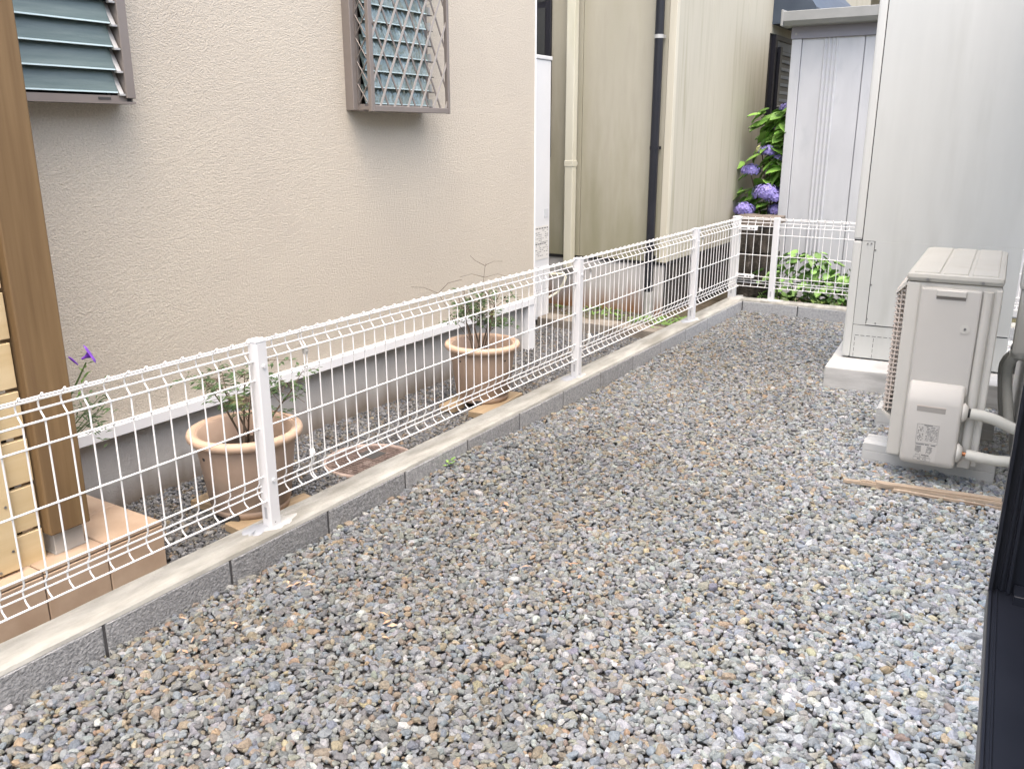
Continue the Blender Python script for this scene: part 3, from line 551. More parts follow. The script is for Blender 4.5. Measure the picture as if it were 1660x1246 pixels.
def leaf_verts(p, d, nrm, l, w, curl=0.15):
    d = Vector(d).normalized(); s = d.cross(Vector(nrm)); s = s.normalized() if s.length > 1e-5 else d.orthogonal().normalized(); n = s.cross(d)
    p = Vector(p)
    return [p, p + d * l * .45 + s * w * .5 - n * curl * l * .2, p + d * l - n * curl * l, p + d * l * .45 - s * w * .5 - n * curl * l * .2, p + d * l * .5 + n * 0.06 * l]
def nandina(label, x, y, z, height, nst, seed, spread, dense):
    r = random.Random(seed); t = thing('nandina_plant', label, 'plant', (x, y, z))
    stems = MB(); fol = MB(); tips = MB()
    for k in range(nst):
        a = r.uniform(0, 6.28); h = height * r.uniform(.5, 1.0) * (1 if k else 1.0); lean = spread * r.uniform(.3, 1)
        base = Vector((r.uniform(-.035, .035), r.uniform(-.035, .035), 0)); top = base + Vector((math.cos(a) * lean, math.sin(a) * lean, h))
        mid = base.lerp(top, .5) + Vector((0, 0, h * .08)); stems.tube([base, mid, top], [0.0045, 0.0035, 0.002], 5)
        for q in range(dense):
            f = r.uniform(.35, 1.0); o = base.lerp(mid, f * 2) if f < .5 else mid.lerp(top, f * 2 - 1); b = r.uniform(0, 6.28); L = r.uniform(.08, .19)
            end = o + Vector((math.cos(b) * L, math.sin(b) * L, r.uniform(.00, .08))); bend = o.lerp(end, .5) + Vector((0, 0, .03)); stems.tube([o, bend, end], [.0016, .0013, .0008], 4)
            young = f > .9 and r.random() < .4
            for j in range(r.randint(4, 6)):
                g = .3 + .7 * j / 5; c = o.lerp(bend, g * 2) if g < .5 else bend.lerp(end, g * 2 - 1); dd = (end - o).normalized(); sd = dd.cross(Vector((0, 0, 1))).normalized()
                for sgn in (-1, 1):
                    tw = c + sd * sgn * r.uniform(.02, .045) + Vector((0, 0, r.uniform(-.012, .02))); stems.tube([c, tw], [.0008, .0006], 3, caps=False)
                    for m_ in range(r.randint(2, 4)):
                        pp = c.lerp(tw, r.uniform(.4, 1)); d2 = (sd * sgn + dd * r.uniform(-.4, 1.0) + Vector((0, 0, r.uniform(-.5, .3)))).normalized()
                        V = leaf_verts(pp, d2, (r.uniform(-.4, .4), r.uniform(-.4, .4), 1), r.uniform(.018, .034), r.uniform(.007, .012))
                        (tips if young else fol).add(V, [(0, 1, 4), (1, 2, 4), (2, 3, 4), (3, 0, 4)], 0, True)
    stems.build('stems', STEM, t); tag(fol.build('foliage', LEAFN, t), kind='stuff')
    if tips.v: tag(tips.build('young_foliage', LEAFNR, t), kind='stuff')
    return t
n1 = nandina('feathery nandina growing in the pot nearest the tiled step', -0.455, 0.874, 0.085, 0.30, 6, 3, 0.20, 5)
n2 = nandina('feathery nandina with bare reddish tip in the pot beyond the iron cover', -0.483, 2.425, 0.085, 0.36, 7, 12, 0.14, 5)
tw = MB()
for pts in ([(-.02, 0, .2), (-.01, .02, .42), (0.0, .03, .56), (.0, .04, .585)], [(0, .035, .57), (-.05, .02, .60), (-.075, .01, .63)], [(0, .035, .575), (.04, .05, .60), (.09, .05, .605)], [(0.0, .03, .5), (-.06, 0, .52), (-.11, -.03, .50)], [(0.0, .03, .5), (.06, .05, .525), (.12, .07, .505)], [(-.06, -.02, .1), (-.13, -.10, .30), (-.17, -.13, .41)], [(-.17, -.13, .41), (-.22, -.18, .45), (-.27, -.22, .455)], [(-.17, -.13, .41), (-.14, -.09, .47), (-.09, -.04, .49)]):
    tw.tube([(p[0], p[1], p[2] * .80) for p in pts], [0.0016] + [0.0009] * (len(pts) - 1), 4)
tw.build('bare_twigs', STEM, n2)

# petunia half hidden behind the timber post
pt = thing('petunia', 'purple petunia bloom rising behind the timber post', 'flower', (-0.70, 0.30, -0.03))
MB().lathe([(0.001, 0), (0.055, 0), (0.075, 0.20), (0.08, 0.205), (0.078, 0.212), (0.07, 0.205), (0.001, 0.19)], 24).build('pot', POT, pt)
st = MB(); lf = MB(); r = random.Random(5)
fx, fy, fz = 0.08, 0.133, 0.535           # bloom, local
st.tube([(0, 0, .19), (.03, .05, .36), (.06, .10, .46), (fx, fy - .01, fz - .02)], [.004, .0035, .003, .0025], 5)
for k in range(9):
    a = r.uniform(0, 6.28); q = r.uniform(.03, .1); h = r.uniform(.32, .44); st.tube([(0, 0, .19), (math.cos(a) * q * .5 + .03, math.sin(a) * q * .5 + .04, h * .8), (math.cos(a) * q + .05, math.sin(a) * q + .08, h)], [.002, .0015, .001], 4)
    for j in range(16):
        c = Vector((math.cos(a) * q * .8 + .05, math.sin(a) * q * .8 + .08, h)) + Vector((r.gauss(0, .028), r.gauss(0, .028), r.gauss(-.02, .03))); d = Vector((r.uniform(-1, 1), r.uniform(-1, 1), r.uniform(-.2, .9)))
        lf.add(leaf_verts(c, d, (0, 0, 1), r.uniform(.022, .04), r.uniform(.005, .009)), [(0, 1, 4), (1, 2, 4), (2, 3, 4), (3, 0, 4)], 0, True)
for j in range(10):
    c = Vector((.055, .09, .40)) + Vector((.012 * (j / 10) * 2, .04 * (j / 10), .012 * j)); lf.add(leaf_verts(c, (r.uniform(-1, 1), r.uniform(-1, 1), .4), (0, 0, 1), .03, .010), [(0, 1, 4), (1, 2, 4), (2, 3, 4), (3, 0, 4)], 1, True)
st.build('stems', STEMG, pt); tag(lf.build('foliage', [LEAFN, WEED], pt), kind='stuff')
fm = MB(); c = Vector((fx, fy, fz)); ax = Vector((.35, .65, .35)).normalized(); u = ax.orthogonal().normalized(); v = ax.cross(u)
ring = lambda R_, z, w: [c + ax * z + (u * math.cos(t) + v * math.sin(t)) * R_ * (1 + w * math.cos(5 * t)) for t in [2 * math.pi * k / 30 for k in range(30)]]
rings = [ring(.003, -.022, 0), ring(.005, -.008, 0), ring(.012, .005, .04), ring(.024, .010, .10), ring(.031, .005, .16)]
fm.add([p for q in rings for p in q], [(i * 30 + k, i * 30 + (k + 1) % 30, (i + 1) * 30 + (k + 1) % 30, (i + 1) * 30 + k) for i in range(4) for k in range(30)], 0, True)
fm.build('bloom', PETALP, pt)
MB().tube([c + Vector((-.012, -.03, -.025)), c + Vector((-.016, -.045, -.005)), c + Vector((-.014, -.055, .006))], [.002, .004, .0015], 6).build('bud', PETALP, pt)

# ------------------------------------------------------------------ iron cover
mc = thing('manhole_cover', 'round rusty iron drain cover set in the side gravel', 'manhole cover', (-0.434, 1.494, -0.158))
MB().lathe([(0.192, -0.03), (0.192, 0.006), (0.188, 0.009), (0.183, 0.009), (0.181, 0.0), (0.180, -0.02)], 64).build('ring', RUSTE, mc)
lid = MB().lathe([(0.0005, 0.003), (0.09, 0.003), (0.172, 0.003), (0.178, 0.001), (0.1785, -0.02)], 64).build('lid', RUST, mc)
rb = MB()
for i in range(-8, 9):
    for j in range(-8, 9):
        if math.hypot(i, j) * 0.0195 < 0.160 and not (-4 <= i <= 0 and 1 <= j <= 5) : rb.box(i * 0.0195 - .007, i * 0.0195 + .007, j * 0.0195 - .004, j * 0.0195 + .004, 0.0025, 0.0055)
tag(rb.build('raised_pattern', RUST, lid), kind='stuff')
MB().box(-0.085, 0.005, 0.015, 0.10, 0.002, 0.0048).build('badge', SEAM, lid)

# ------------------------------------------------------------------ white water heater at the house end
wh = thing('water_heater', 'tall white water heater cabinet beyond the beige house corner', 'water heater', (-1.45, 4.05, -0.16))
MB().box(-1.70, -1.20, 3.74, 4.365, -0.12, 1.645, ch=0.006).build('cabinet', HEATW, **W(wh))
MB().box(-1.71, -1.193, 3.735, 4.372, 1.647, 1.672, ch=0.005).build('top_cap', HEATW, **W(wh))
MB().box(-1.68, -1.21, 3.76, 4.35, -0.20, -0.121).build('plinth', SEAM, **W(wh))
lp = MB().box(-1.1995, -1.1975, 4.13, 4.345, 0.31, 0.545).build('notice_label', PAPER, **W(wh))
pr = MB(); r = random.Random(2)
for z in np.arange(0.335, 0.53, 0.0135):
    y = 4.14
    while y < 4.33:
        w_ = r.uniform(.008, .03); dark = 0.4 < (z - .335) / .2 < .47 or z > 0.52
        if r.random() < (.9 if dark else .62): pr.box(-1.1974, -1.1968, y, min(y + w_, 4.338), z, z + (.009 if dark else .004))
        y += w_ + r.uniform(.004, .012)
pr.build('print', INKG, **W(lp))
MB().box(-1.1995, -1.1975, 4.29, 4.345, 0.60, 0.66).build('grey_sticker', mat('pale_sticker', (0.58, 0.60, 0.62), rough=.5), **W(wh))
for z0, z1, ys in ((-0.10, 0.085, (4.12, 4.20, 4.283, 4.36)), (0.092, 0.26, (4.12, 4.20, 4.283, 4.36))):
    for a, b in zip(ys[:-1], ys[1:]): MB().box(-1.1995, -1.1955, a + 0.003, b - 0.003, z0, z1, ch=0.0015).build('lower_panel', HEATW, **W(wh))
cb = MB().tube([(-1.27, 4.36, 0.0), (-1.24, 4.42, 0.0), (-1.20, 4.5, 0.033), (-1.155, 4.5, 0.10), (-1.135, 4.5, 0.155), (-1.15, 4.5, 0.178), (-1.20, 4.49, 0.172), (-1.30, 4.45, 0.165)], 0.011, 8).build('white_hose', CREAM)
tag(cb, 'pale drain hose curving from the water heater to the cream downpipe', 'hose')

# ------------------------------------------------------------------ greenish house behind
gh = thing('greenish_house', 'weathered greenish beige panelled house with two downpipes', 'house', (-0.45, 4.72, -0.12))
xc, yf = -0.451, 4.72
MB().box(-5.0, xc - 0.03, yf + 0.03, 11.0, -0.25, 4.2).build('core', TRIM, **W(gh))
for a, b in ((-5.0, -2.05), (-2.047, -1.1415), (-1.1385, xc - 0.050)):
    MB().box(a, b, yf, yf + 0.028, 0.285, 4.2, ch=0.0015).build('wall_panel', SIDING, **W(gh))
for a, b in ((4.765, 5.454), (5.457, 6.256), (6.259, 6.86)):
    MB().box(xc - 0.028, xc, a, b, 0.285, 4.2, ch=0.0015).build('wall_panel', SIDING2, **W(gh))
MB().box(xc - 0.028, xc, 6.863, 7.9, 0.285, 1.28, ch=0.0015).build('wall_panel', SIDING2, **W(gh))
MB().box(xc - 0.028, xc, 6.863, 11, 2.0, 4.2, ch=0.0015).build('wall_panel', SIDING2, **W(gh))
MB().box(xc - 0.028, xc, 7.903, 11, 0.285, 1.998, ch=0.0015).build('wall_panel', SIDING2, **W(gh))
MB().box(xc - 0.048, xc + 0.004, yf - 0.004, yf + 0.044, 0.283, 4.2, ch=0.002).build('corner_trim', TRIM, **W(gh))
MB().box(-5.0, xc - 0.004, yf + 0.006, yf + 0.03, 0.262, 0.284).box(xc - 0.03, xc - 0.004, yf + 0.03, 10.9, 0.262, 0.284).build('drip_flashing', DRIPB, **W(gh))
MB().box(-5.0, xc - 0.014, yf + 0.014, yf + 0.029, -0.25, 0.262).build('foundation', FOUND2, **W(gh))
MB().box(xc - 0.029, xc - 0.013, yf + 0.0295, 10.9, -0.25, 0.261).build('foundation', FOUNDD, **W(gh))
# dark window left, behind the heater
wl = MB().box(-2.2, -1.395, yf - 0.03, yf - 0.002, 1.0, 3.0, ch=0.003).build('window_frame', DFRAME, **W(gh))
MB().box(-2.12, -1.437, yf - 0.034, yf - 0.0305, 1.06, 2.03).build('pane', DGLASS, **W(wl))
MB().box(-2.12, -1.437, yf - 0.034, yf - 0.0305, 2.07, 2.94).build('pane', DGLASS, **W(wl))
# side window with louvred shutter, navy bay above
ws2 = MB().box(xc - 0.02, xc + 0.03, 6.95, 7.02, 1.28, 1.995).box(xc - 0.02, xc + 0.03, 7.83, 7.9, 1.28, 1.995).box(xc - 0.02, xc + 0.03, 7.02, 7.83, 1.955, 1.995).build('window_frame', DFRAME, **W(gh))
MB().box(xc - 0.02, xc - 0.01, 6.87, 7.9, 1.28, 1.998).build('dark_opening', TAUPE_D, **W(ws2))
MB().box(xc - 0.008, xc + 0.010, 7.02, 7.83, 1.86, 1.955).build('transom_pane', SHUT, **W(ws2))
MB().box(xc + 0.028, xc + 0.055, 7.03, 7.10, 1.20, 1.90, ch=0.003).build('shutter_stile', DFRAME, **W(ws2))
for k in range(10): MB().box(xc + 0.018, xc + 0.034, 7.10, 7.82, 1.25 + 0.066 * k, 1.276 + 0.066 * k).build('shutter_slat', SHUT, **W(ws2))
MB().box(xc + 0.004, xc + 0.014, 7.10, 7.82, 1.22, 1.88).build('shutter_backing', DFRAME, **W(ws2))
MB().tube([(xc + 0.055, 7.06, 1.40), (xc + 0.075, 7.06, 1.40)], 0.014, 10).build('latch', SCREW, **W(ws2))
MB().prism([(xc - .01, 2.075), (xc + .36, 2.075), (xc + .36, 2.19), (xc + .20, 2.42), (xc - .01, 2.62)], 'y', 6.90, 9.2).build('bay_box', NAVY, **W(gh))
# downpipes
def downpipe(name, x, y, w, d, z0, z1, m, bands, rnd=False):
    p = MB()
    if rnd: p.tube([(x, y, z1), (x, y, z0)], w / 2, 14)
    else: p.box(x - w / 2, x + w / 2, y - d / 2, y + d / 2, z0, z1, ch=0.006)
    o = p.build(name, m, **W(gh))
    for z in bands:
        q = MB()
        if rnd: q.tube([(x, y, z - .012), (x, y, z + .012)], w / 2 + .003, 14)
        else: q.box(x - w / 2 - .003, x + w / 2 + .003, y - d / 2 - .003, y + d / 2 + .003, z - .022, z + .022, ch=0.003)
        q.box(x - w / 2 - .012, x + w / 2 + .004, y + d / 2 - .006, y + d / 2 + .008, z - .010, z + .010); q.build('pipe_bracket', m if z < 1.5 else GALV, **W(o))
    return o
downpipe('cream_downpipe', -1.200, 4.668, 0.066, 0.062, 0.20, 4.0, CREAM, (0.96,))
dp = downpipe('dark_downpipe', -0.550, 4.672, 0.060, 0.06, 0.055, 4.0, DARKP, (0.32, 1.074, 1.79), rnd=True)
MB().tube([(-0.545, 4.672, -0.12), (-0.545, 4.672, 0.075)], 0.034, 14).build('drain_sleeve', GALV, **W(dp))
ek = thing('edging_kerb', 'old narrow concrete edging between side gravel and weedy soil', 'kerb', (-0.9, 4.30, -0.16))
for k, (a, b) in enumerate(((-2.4, -1.21), (-1.205, -0.62), (-0.615, -0.124))): MB().box(a, b, 4.20 + .004 * k, 4.385, -0.28, -0.098 - 0.003 * k, ch=0.005).build('kerb_stone', EDGEC, **W(ek))

# weeds
def tuft(mb, x, y, z, n, l, r, broad=.3):
    for _ in range(n):
        a = r.uniform(0, 6.28); d = Vector((math.cos(a), math.sin(a), r.uniform(.4, 1.6))); mb.add(leaf_verts((x + r.gauss(0, .012), y + r.gauss(0, .012), z), d, (0, 0, 1), l * r.uniform(.5, 1.1), l * broad * r.uniform(.6, 1.2), .3), [(0, 1, 4), (1, 2, 4), (2, 3, 4), (3, 0, 4)], 0, True)
wd = MB(); r = random.Random(9)
for _ in range(85):
    cx, cy = r.choice(((-0.80, 4.57, .10), (-0.62, 4.55, .12), (-0.40, 4.58, .12), (-0.30, 4.50, .10), (-0.22, 4.62, .09), (-1.0, 4.6, .2), (-0.2, 4.9, .14)))[:2]
    s_ = .13; x_, y_ = cx + r.gauss(0, s_), min(cy + r.gauss(0, .09), 4.69 if cx < -.4 else 5.1)
    tuft(wd, min(x_, -.14), y_, h_soil(x_, y_), r.randint(4, 8), r.uniform(.02, .05), r)
tag(wd.build('weeds', WEED), 'small bright green weeds at the foot of the greenish house', 'weeds', None, 'stuff')
sp = MB(); r = random.Random(4)
for k in range(7): sp.add(leaf_verts((0.03 + r.uniform(-.012, .012), 1.435 + r.uniform(-.012, .012), -0.062 + .004 * k), (r.uniform(-1, 1), r.uniform(-1, 1), .5), (0, 0, 1), .026, .015, .3), [(0, 1, 4), (1, 2, 4), (2, 3, 4), (3, 0, 4)], 0, True)
tag(sp.build('weed_sprout', WEED), 'single tiny green weed sprout in the gravel beside the low block wall', 'weed')

# ------------------------------------------------------------------ dark stone pillar, hydrangea, bushes, shed
sp_ = thing('stone_pillar', 'dark weathered stone pillar behind the fence corner', 'pillar', (-0.10, 5.62, -0.14))
def rough_box(x0, x1, y0, y1, z0, z1, amp, seed, n=9):
    bm = bmesh.new(); bmesh.ops.create_cube(bm, size=1.0); bmesh.ops.subdivide_edges(bm, edges=bm.edges[:], cuts=n, use_grid_fill=True)
    vs = []
    for v in bm.verts:
        p = Vector(((x0 + x1) / 2 + v.co.x * (x1 - x0), (y0 + y1) / 2 + v.co.y * (y1 - y0), (z0 + z1) / 2 + v.co.z * (z1 - z0)))
        vs.append(p + mnoise.noise_vector(p * 14 + Vector((seed, 0, 0))) * amp)
    bm.verts.index_update(); fs = [[v.index for v in f.verts] for f in bm.faces]; bm.free(); return MB().add(vs, fs, 0, True)
zz = [-0.20, 0.06, 0.29, 0.50]
for i in range(3): rough_box(-0.225 + .006 * i, 0.085 - .01 * i, 5.48, 5.78, zz[i] + 0.003, zz[i + 1] - 0.003, 0.008, i * 7.7).build('stone', STONED, **W(sp_))
rough_box(-0.235, 0.095, 5.47, 5.80, 0.503, 0.56, 0.008, 31.0).build('cap_stone', STONET, **W(sp_))

def big_leaf(name, m, l=0.10, w=0.065, serr=True):
    mb = MB(); n = 7; L_, C_, R_ = [], [], []
    for i in range(n + 1):
        t = i / n; ww = w * .5 * math.sin(math.pi * min(1, t ** .72)) ** .8 if 0 < t < 1 else 0.0008
        if serr and 0 < t < 1: ww *= 1 + .07 * (i % 2)
        z = -0.30 * l * t * t; L_.append((t * l, ww, z - .10 * ww)); C_.append((t * l, 0, z - .012)); R_.append((t * l, -ww, z - .10 * ww))
    vs = L_ + C_ + R_; N_ = n + 1
    fs = [(i, i + 1, N_ + i + 1, N_ + i) for i in range(n)] + [(N_ + i, N_ + i + 1, 2 * N_ + i + 1, 2 * N_ + i) for i in range(n)]
    return mb.add(vs, fs, 0, True).mesh(name, m)
def place_leaf(parent, me, p, az, pitch, roll, s):
    o = link('leaf', me, parent, p, (roll, pitch, az), (s, s, s)); return o
hy = thing('hydrangea', 'hydrangea shrub with violet blooms between greenish house and shed', 'shrub', (-0.18, 6.30, -0.14))
hl = big_leaf('leaf', LEAFH, 0.135, 0.088); r = random.Random(21); stm = MB()
heads = [(-0.125, 6.17, 0.865 + .0, .085, PETAL), (0, 0, 0, 0, None)]
H = [(-0.330, 6.20, 0.875, .075, PETAL), (-0.175, 6.15, 0.700, .105, PETAL), (-0.100, 6.16, 0.665, .075, PETAL), (-0.335, 6.12, 0.560, .085, PETAL), (-0.085, 6.20, 0.560, .075, PETAL), (-0.20, 6.22, 1.030, .075, PETAL), (-0.105, 6.32, 1.365, .06, PETAL), (-0.265, 6.24, 1.045, .045, PETALY), (-0.115, 6.25, 0.985, .05, PETAL), (-0.19, 6.32, 1.13, .055, PETAL)]
for hx, hyy, hz, hr, m in H:
    stm.tube([(-0.13 + r.uniform(-.05, .05), 6.36, -0.14), ((hx - .13) / 2, (hyy + 6.36) / 2, hz * .55), (hx, hyy + .03, hz - .05), (hx, hyy, hz - .01)], [.009, .007, .005, .004], 6)
    fh = MB(); nfl = int(150 * (hr / .09) ** 2)
    for k in range(nfl):
        g = (k + .5) / nfl; th = k * 2.39996; ph = math.acos(1 - 1.45 * g); nrm = Vector((math.sin(ph) * math.cos(th), math.sin(ph) * math.sin(th), math.cos(ph)))
        c = Vector((hx, hyy, hz)) + Vector((nrm.x * hr, nrm.y * hr, nrm.z * hr * .72)) * r.uniform(.80, 1.10); u = nrm.orthogonal().normalized(); u = Matrix.Rotation(r.uniform(0, 6.28), 3, nrm) @ u; v = nrm.cross(u); s_ = r.uniform(.010, .015)
        for q in range(4):
            e = u * math.cos(q * 1.571) + v * math.sin(q * 1.571); f = u * math.cos(q * 1.571 + .785) + v * math.sin(q * 1.571 + .785); f2 = u * math.cos(q * 1.571 - .785) + v * math.sin(q * 1.571 - .785)
            fh.add([c, c + f * s_ * .75 + nrm * .003, c + e * s_ * 1.25 + nrm * .001, c + f2 * s_ * .75 + nrm * .003], [(0, 1, 2, 3)], 0, True)
    fh.build('flower_head', m, **W(hy))
base = Vector((-0.18, 6.30, -0.14))
for k in range(300):
    z = r.uniform(0.40, 1.38); wz = 0.17 if z < .95 else 0.12
    cx_ = -0.135 - (.03 if z < 1 else -.0); p = Vector((min(cx_ + r.gauss(0, wz * .62), -0.075), 6.28 + r.uniform(-.12, .20), z)); az = r.uniform(-math.pi, math.pi)
    if p.x < -0.2 or r.random() < .75: az = math.pi + r.uniform(-1.3, 1.3)
    if p.x > -0.16: p.y = max(p.y, 6.22)
    place_leaf(hy, hl, p - base, az, r.uniform(-.15, .75), r.uniform(-.5, .5), r.uniform(.7, 1.15))
stm.build('stems', STEM, **W(hy))
def bush(label, pts, n, me, m_stem, seed, hgt, size):
    r = random.Random(seed); x0 = sum(p[0] for p in pts) / len(pts); y0 = sum(p[1] for p in pts) / len(pts); t = thing('leafy_bush', label, 'bush', (x0, y0, -0.14), group='leafy plants behind the far fence'); s_ = MB()
    for px, py, pz, pr_ in pts:
        s_.tube([(px, py, -0.14), (px + r.uniform(-.03, .03), py, pz * .5), (px, py, pz)], [.005, .004, .002], 5)
        for k in range(n):
            a = r.uniform(0, 6.28); q = pr_ * math.sqrt(r.random()); z = pz - r.random() ** 1.3 * (pz + .10) * hgt
            place_leaf(t, me, Vector((px + math.cos(a) * q - x0, py + math.sin(a) * q * .7 - y0, z + .14)), a + r.uniform(-.6, .6), r.uniform(-.1, .7), r.uniform(-.5, .5), r.uniform(.7, 1.2) * size)
    s_.build('stems', STEMG, **W(t)); return t
bl_ = big_leaf('leaf', LEAFB, 0.075, 0.050)
bush('bright green leafy bush behind the second post of the far fence', [(0.02, 5.58, 0.20, .12), (0.16, 5.52, 0.19, .13), (0.25, 5.62, 0.31, .12), (0.36, 5.58, 0.33, .12), (0.43, 5.66, 0.27, .10)], 48, bl_, STEMG, 31, 0.9, 1.0)
bush('lower green leafy bush beside the grey cabinet behind the far fence', [(0.52, 5.55, 0.16, .12), (0.63, 5.58, 0.21, .12), (0.74, 5.55, 0.20, .12), (0.86, 5.6, 0.22, .12)], 44, bl_, STEMG, 33, 0.9, 1.0)
iv = big_leaf('leaf', LEAFI, 0.085, 0.065, False)
bush('dark broad ground leaves at the foot of the far wall', [(0.05, 5.42, -0.02, .10), (0.18, 5.40, 0.0, .10), (0.32, 5.40, 0.0, .10), (0.46, 5.40, 0.0, .10), (0.60, 5.40, 0.0, .10), (0.74, 5.40, -0.01, .10)], 14, iv, STEMG, 35, 0.9, 1.1)

sh = thing('storage_shed', 'bluish white ribbed metal storage shed behind the far fence', 'shed', (0.75, 6.5, -0.14))
x0, x1, ysf = -0.055, 1.75, 6.10
MB().box(x0 + .02, x1 - .02, ysf + .03, 7.4, -0.14, 1.93).build('core', SHEDW, **W(sh))
MB().box(x0, x0 + 0.075, ysf, ysf + 0.05, -0.14, 1.865, ch=0.004).build('corner_post', SHEDW, **W(sh))
def rib_panel(a, b, ribs):
    pts = [(a + .002, 0)]
    for c_ in ribs: pts += [(c_ - .010, 0), (c_ - .004, -.008), (c_ + .004, -.008), (c_ + .010, 0)]
    pts += [(b - .002, 0)]
    vs = [(p, ysf + .012 + d, z) for z in (-0.12, 1.865) for p, d in pts]; n = len(pts)
    MB().add(vs, [(i, i + 1, n + i + 1, n + i) for i in range(n - 1)], 0, False).build('wall_panel', SHEDW, **W(sh))
rib_panel(x0 + .077, 0.480, (0.195, 0.225, 0.255, 0.285)); rib_panel(0.483, 0.94, (0.66, 0.69, 0.72, 0.75)); rib_panel(0.943, 1.40, (1.12, 1.15, 1.18, 1.21)); rib_panel(1.403, x1, (1.55, 1.58, 1.61))
MB().box(x0 - .006, x1, ysf - 0.008, ysf + .03, 1.866, 1.955).build('fascia', SHEDD, **W(sh))
MB().tube([(x0 + .03, ysf - .010, 1.90), (x0 + .03, ysf - .004, 1.90)], 0.010, 8).build('screw', SCREW, **W(sh))
MB().prism([(ysf - 0.13, 1.985), (ysf - 0.10, 1.955), (ysf + 0.02, 1.950), (ysf + .02, 2.03), (ysf - .11, 2.055), (ysf - .13, 2.05)], 'x', x0 - 0.045, x1 + .05).build('gutter', SHEDG, **W(sh))
MB().box(x0 - 0.062, x0 - 0.044, ysf - 0.135, ysf + 0.06, 1.95, 2.066, ch=0.004).build('gutter_end', SHEDG, **W(sh))
MB().box(x0 - .05, x1 + .05, ysf + .02, 7.5, 1.975, 2.035).build('roof', SHEDG, **W(sh))

# a far house showing over the shed
fh_ = thing('far_house', 'pale house with brown roof edge showing above the shed', 'house', (3, 15, -0.3))
MB().box(-3.5, 6, 14.0, 20, -0.3, 4.2).build('wall', FARW, **W(fh_))
MB().prism([(13.2, 3.35), (17, 5.2), (20.8, 3.35), (20.8, 3.2), (17, 5.0), (13.2, 3.2)], 'x', -1.45, 6.5).build('roof', ROOF, **W(fh_))

# ------------------------------------------------------------------ tank unit on its pad
pd = thing('concrete_pad', 'grey concrete pad under the tall grey cabinet', 'concrete pad', (1.41, 3.85, -0.14), R(4.2))
inv = MW[pd].inverted(); c0 = inv @ Vector((0.975, 3.412, 0))
MB().box(c0.x, c0.x + 0.84, c0.y, c0.y + 0.84, -0.10, 0.157, ch=0.006).build('slab', PADC, pd)
tk = thing('tank_cabinet', 'tall pale grey metal cabinet standing on the concrete pad', 'cabinet', (1.004, 3.654, 0.020), R(4.2))
Wd, Dp, Ht = 0.760, 0.52, 2.05
MB().box(0.004, Wd - .004, 0.006, Dp, 0.012, Ht).build('inner_body', SEAM, tk)
MB().box(0.0, 0.042, 0.0, Dp + .004, 0.622, Ht, ch=0.012).build('edge_panel', TANKE, tk)
MB().box(0.0, 0.042, 0.0, Dp + .004, 0.006, 0.618, ch=0.010).build('edge_panel', TANKE, tk)
MB().box(0.0425, 0.102, 0.003, 0.03, 0.182, 0.617, ch=0.001).build('access_strip', TANK, tk)
fp = MB().box(0.105, Wd, 0.002, 0.03, 0.186, 0.6185, ch=0.001).box(0.0445, Wd, 0.002, 0.03, 0.6185, Ht, ch=0.001)
fpo = fp.build('front_panel', TANK, tk)
MB().box(0.0425, Wd, 0.003, 0.03, 0.006, 0.179, ch=0.001).build('lower_panel', TANK, tk)
MB().box(Wd - .001, Wd + .004, 0.03, Dp, 0.006, Ht).build('side_panel', TANK, tk)
MB().box(0.10, Wd, 0.0002, 0.004, 0.1855, 0.1895).build('panel_lip', TANKE, tk)
for x, z in ((0.070, 0.605), (0.088, 0.606), (0.110, 0.575), (0.1085, 0.395), (0.107, 0.215), (0.150, 0.196), (0.60, 0.15)):
    MB().tube([(x, -0.0005, z), (x, 0.003, z)], 0.0042, 10).build('screw', SCREW, tk)
ds = MB()
def dash(xa, za, xb, zb):
    n = max(2, int(math.hypot(xb - xa, zb - za) / 0.026))
    for k in range(n):
        f0, f1 = k / n, (k + .62) / n; ax_, az_, bx_, bz_ = xa + (xb - xa) * f0, za + (zb - za) * f0, xa + (xb - xa) * f1, za + (zb - za) * f1
        ds.box(min(ax_, bx_) - .001, max(ax_, bx_) + .001, 0.0021, 0.004, min(az_, bz_) - .001, max(az_, bz_) + .001)
for xx in (0.058, 0.150, 0.42, 0.60, 0.70): dash(xx, 0.010, xx, 0.125)
dash(0.058, 0.125, 0.42, 0.125); dash(0.60, 0.125, 0.70, 0.125)
ds.build('knockout_lines', SEAM, tk)
MB().box(0.03, 0.09, 0.03, 0.12, -0.003, 0.012).box(Wd - .09, Wd - .03, 0.03, 0.12, -0.003, 0.012).box(0.03, 0.09, Dp - .12, Dp - .03, -0.003, 0.012).build('feet', SEAM, tk)

# ------------------------------------------------------------------ outdoor unit on plastic rails
ac = thing('outdoor_unit', 'cream heat pump outdoor unit standing on white plastic rails', 'outdoor unit', (1.455, 2.288, 0.004), R(2.4))
Wx, Ly, Hz = 0.302, 0.82, 0.655
MB().box(0.0, Wx, 0.004, Ly, 0.0, Hz, ch=0.010).build('cabinet', ACB, ac)
MB().box(0.0, 0.046, 0.0, 0.02, -0.006, Hz - .002, ch=0.006).build('front_wrap', ACB, ac)
ld = MB().box(-0.004, Wx + .004, -0.006, Ly + .005, Hz, Hz + 0.030, ch=0.014).build('lid', ACL, ac)
for a, b in ((0.018, 0.100), (0.112, 0.190), (0.202, 0.284)): MB().box(a, b, 0.014, Ly - .02, Hz + 0.024, Hz + 0.0345, ch=0.005).build('lid_panel', ACL, **dict(parent=ld))
for x in (0.066, 0.240): MB().tube([(x, -0.010, Hz + .010), (x, -0.004, Hz + .010)], 0.0055, 10).build('screw', SCREW, ld)
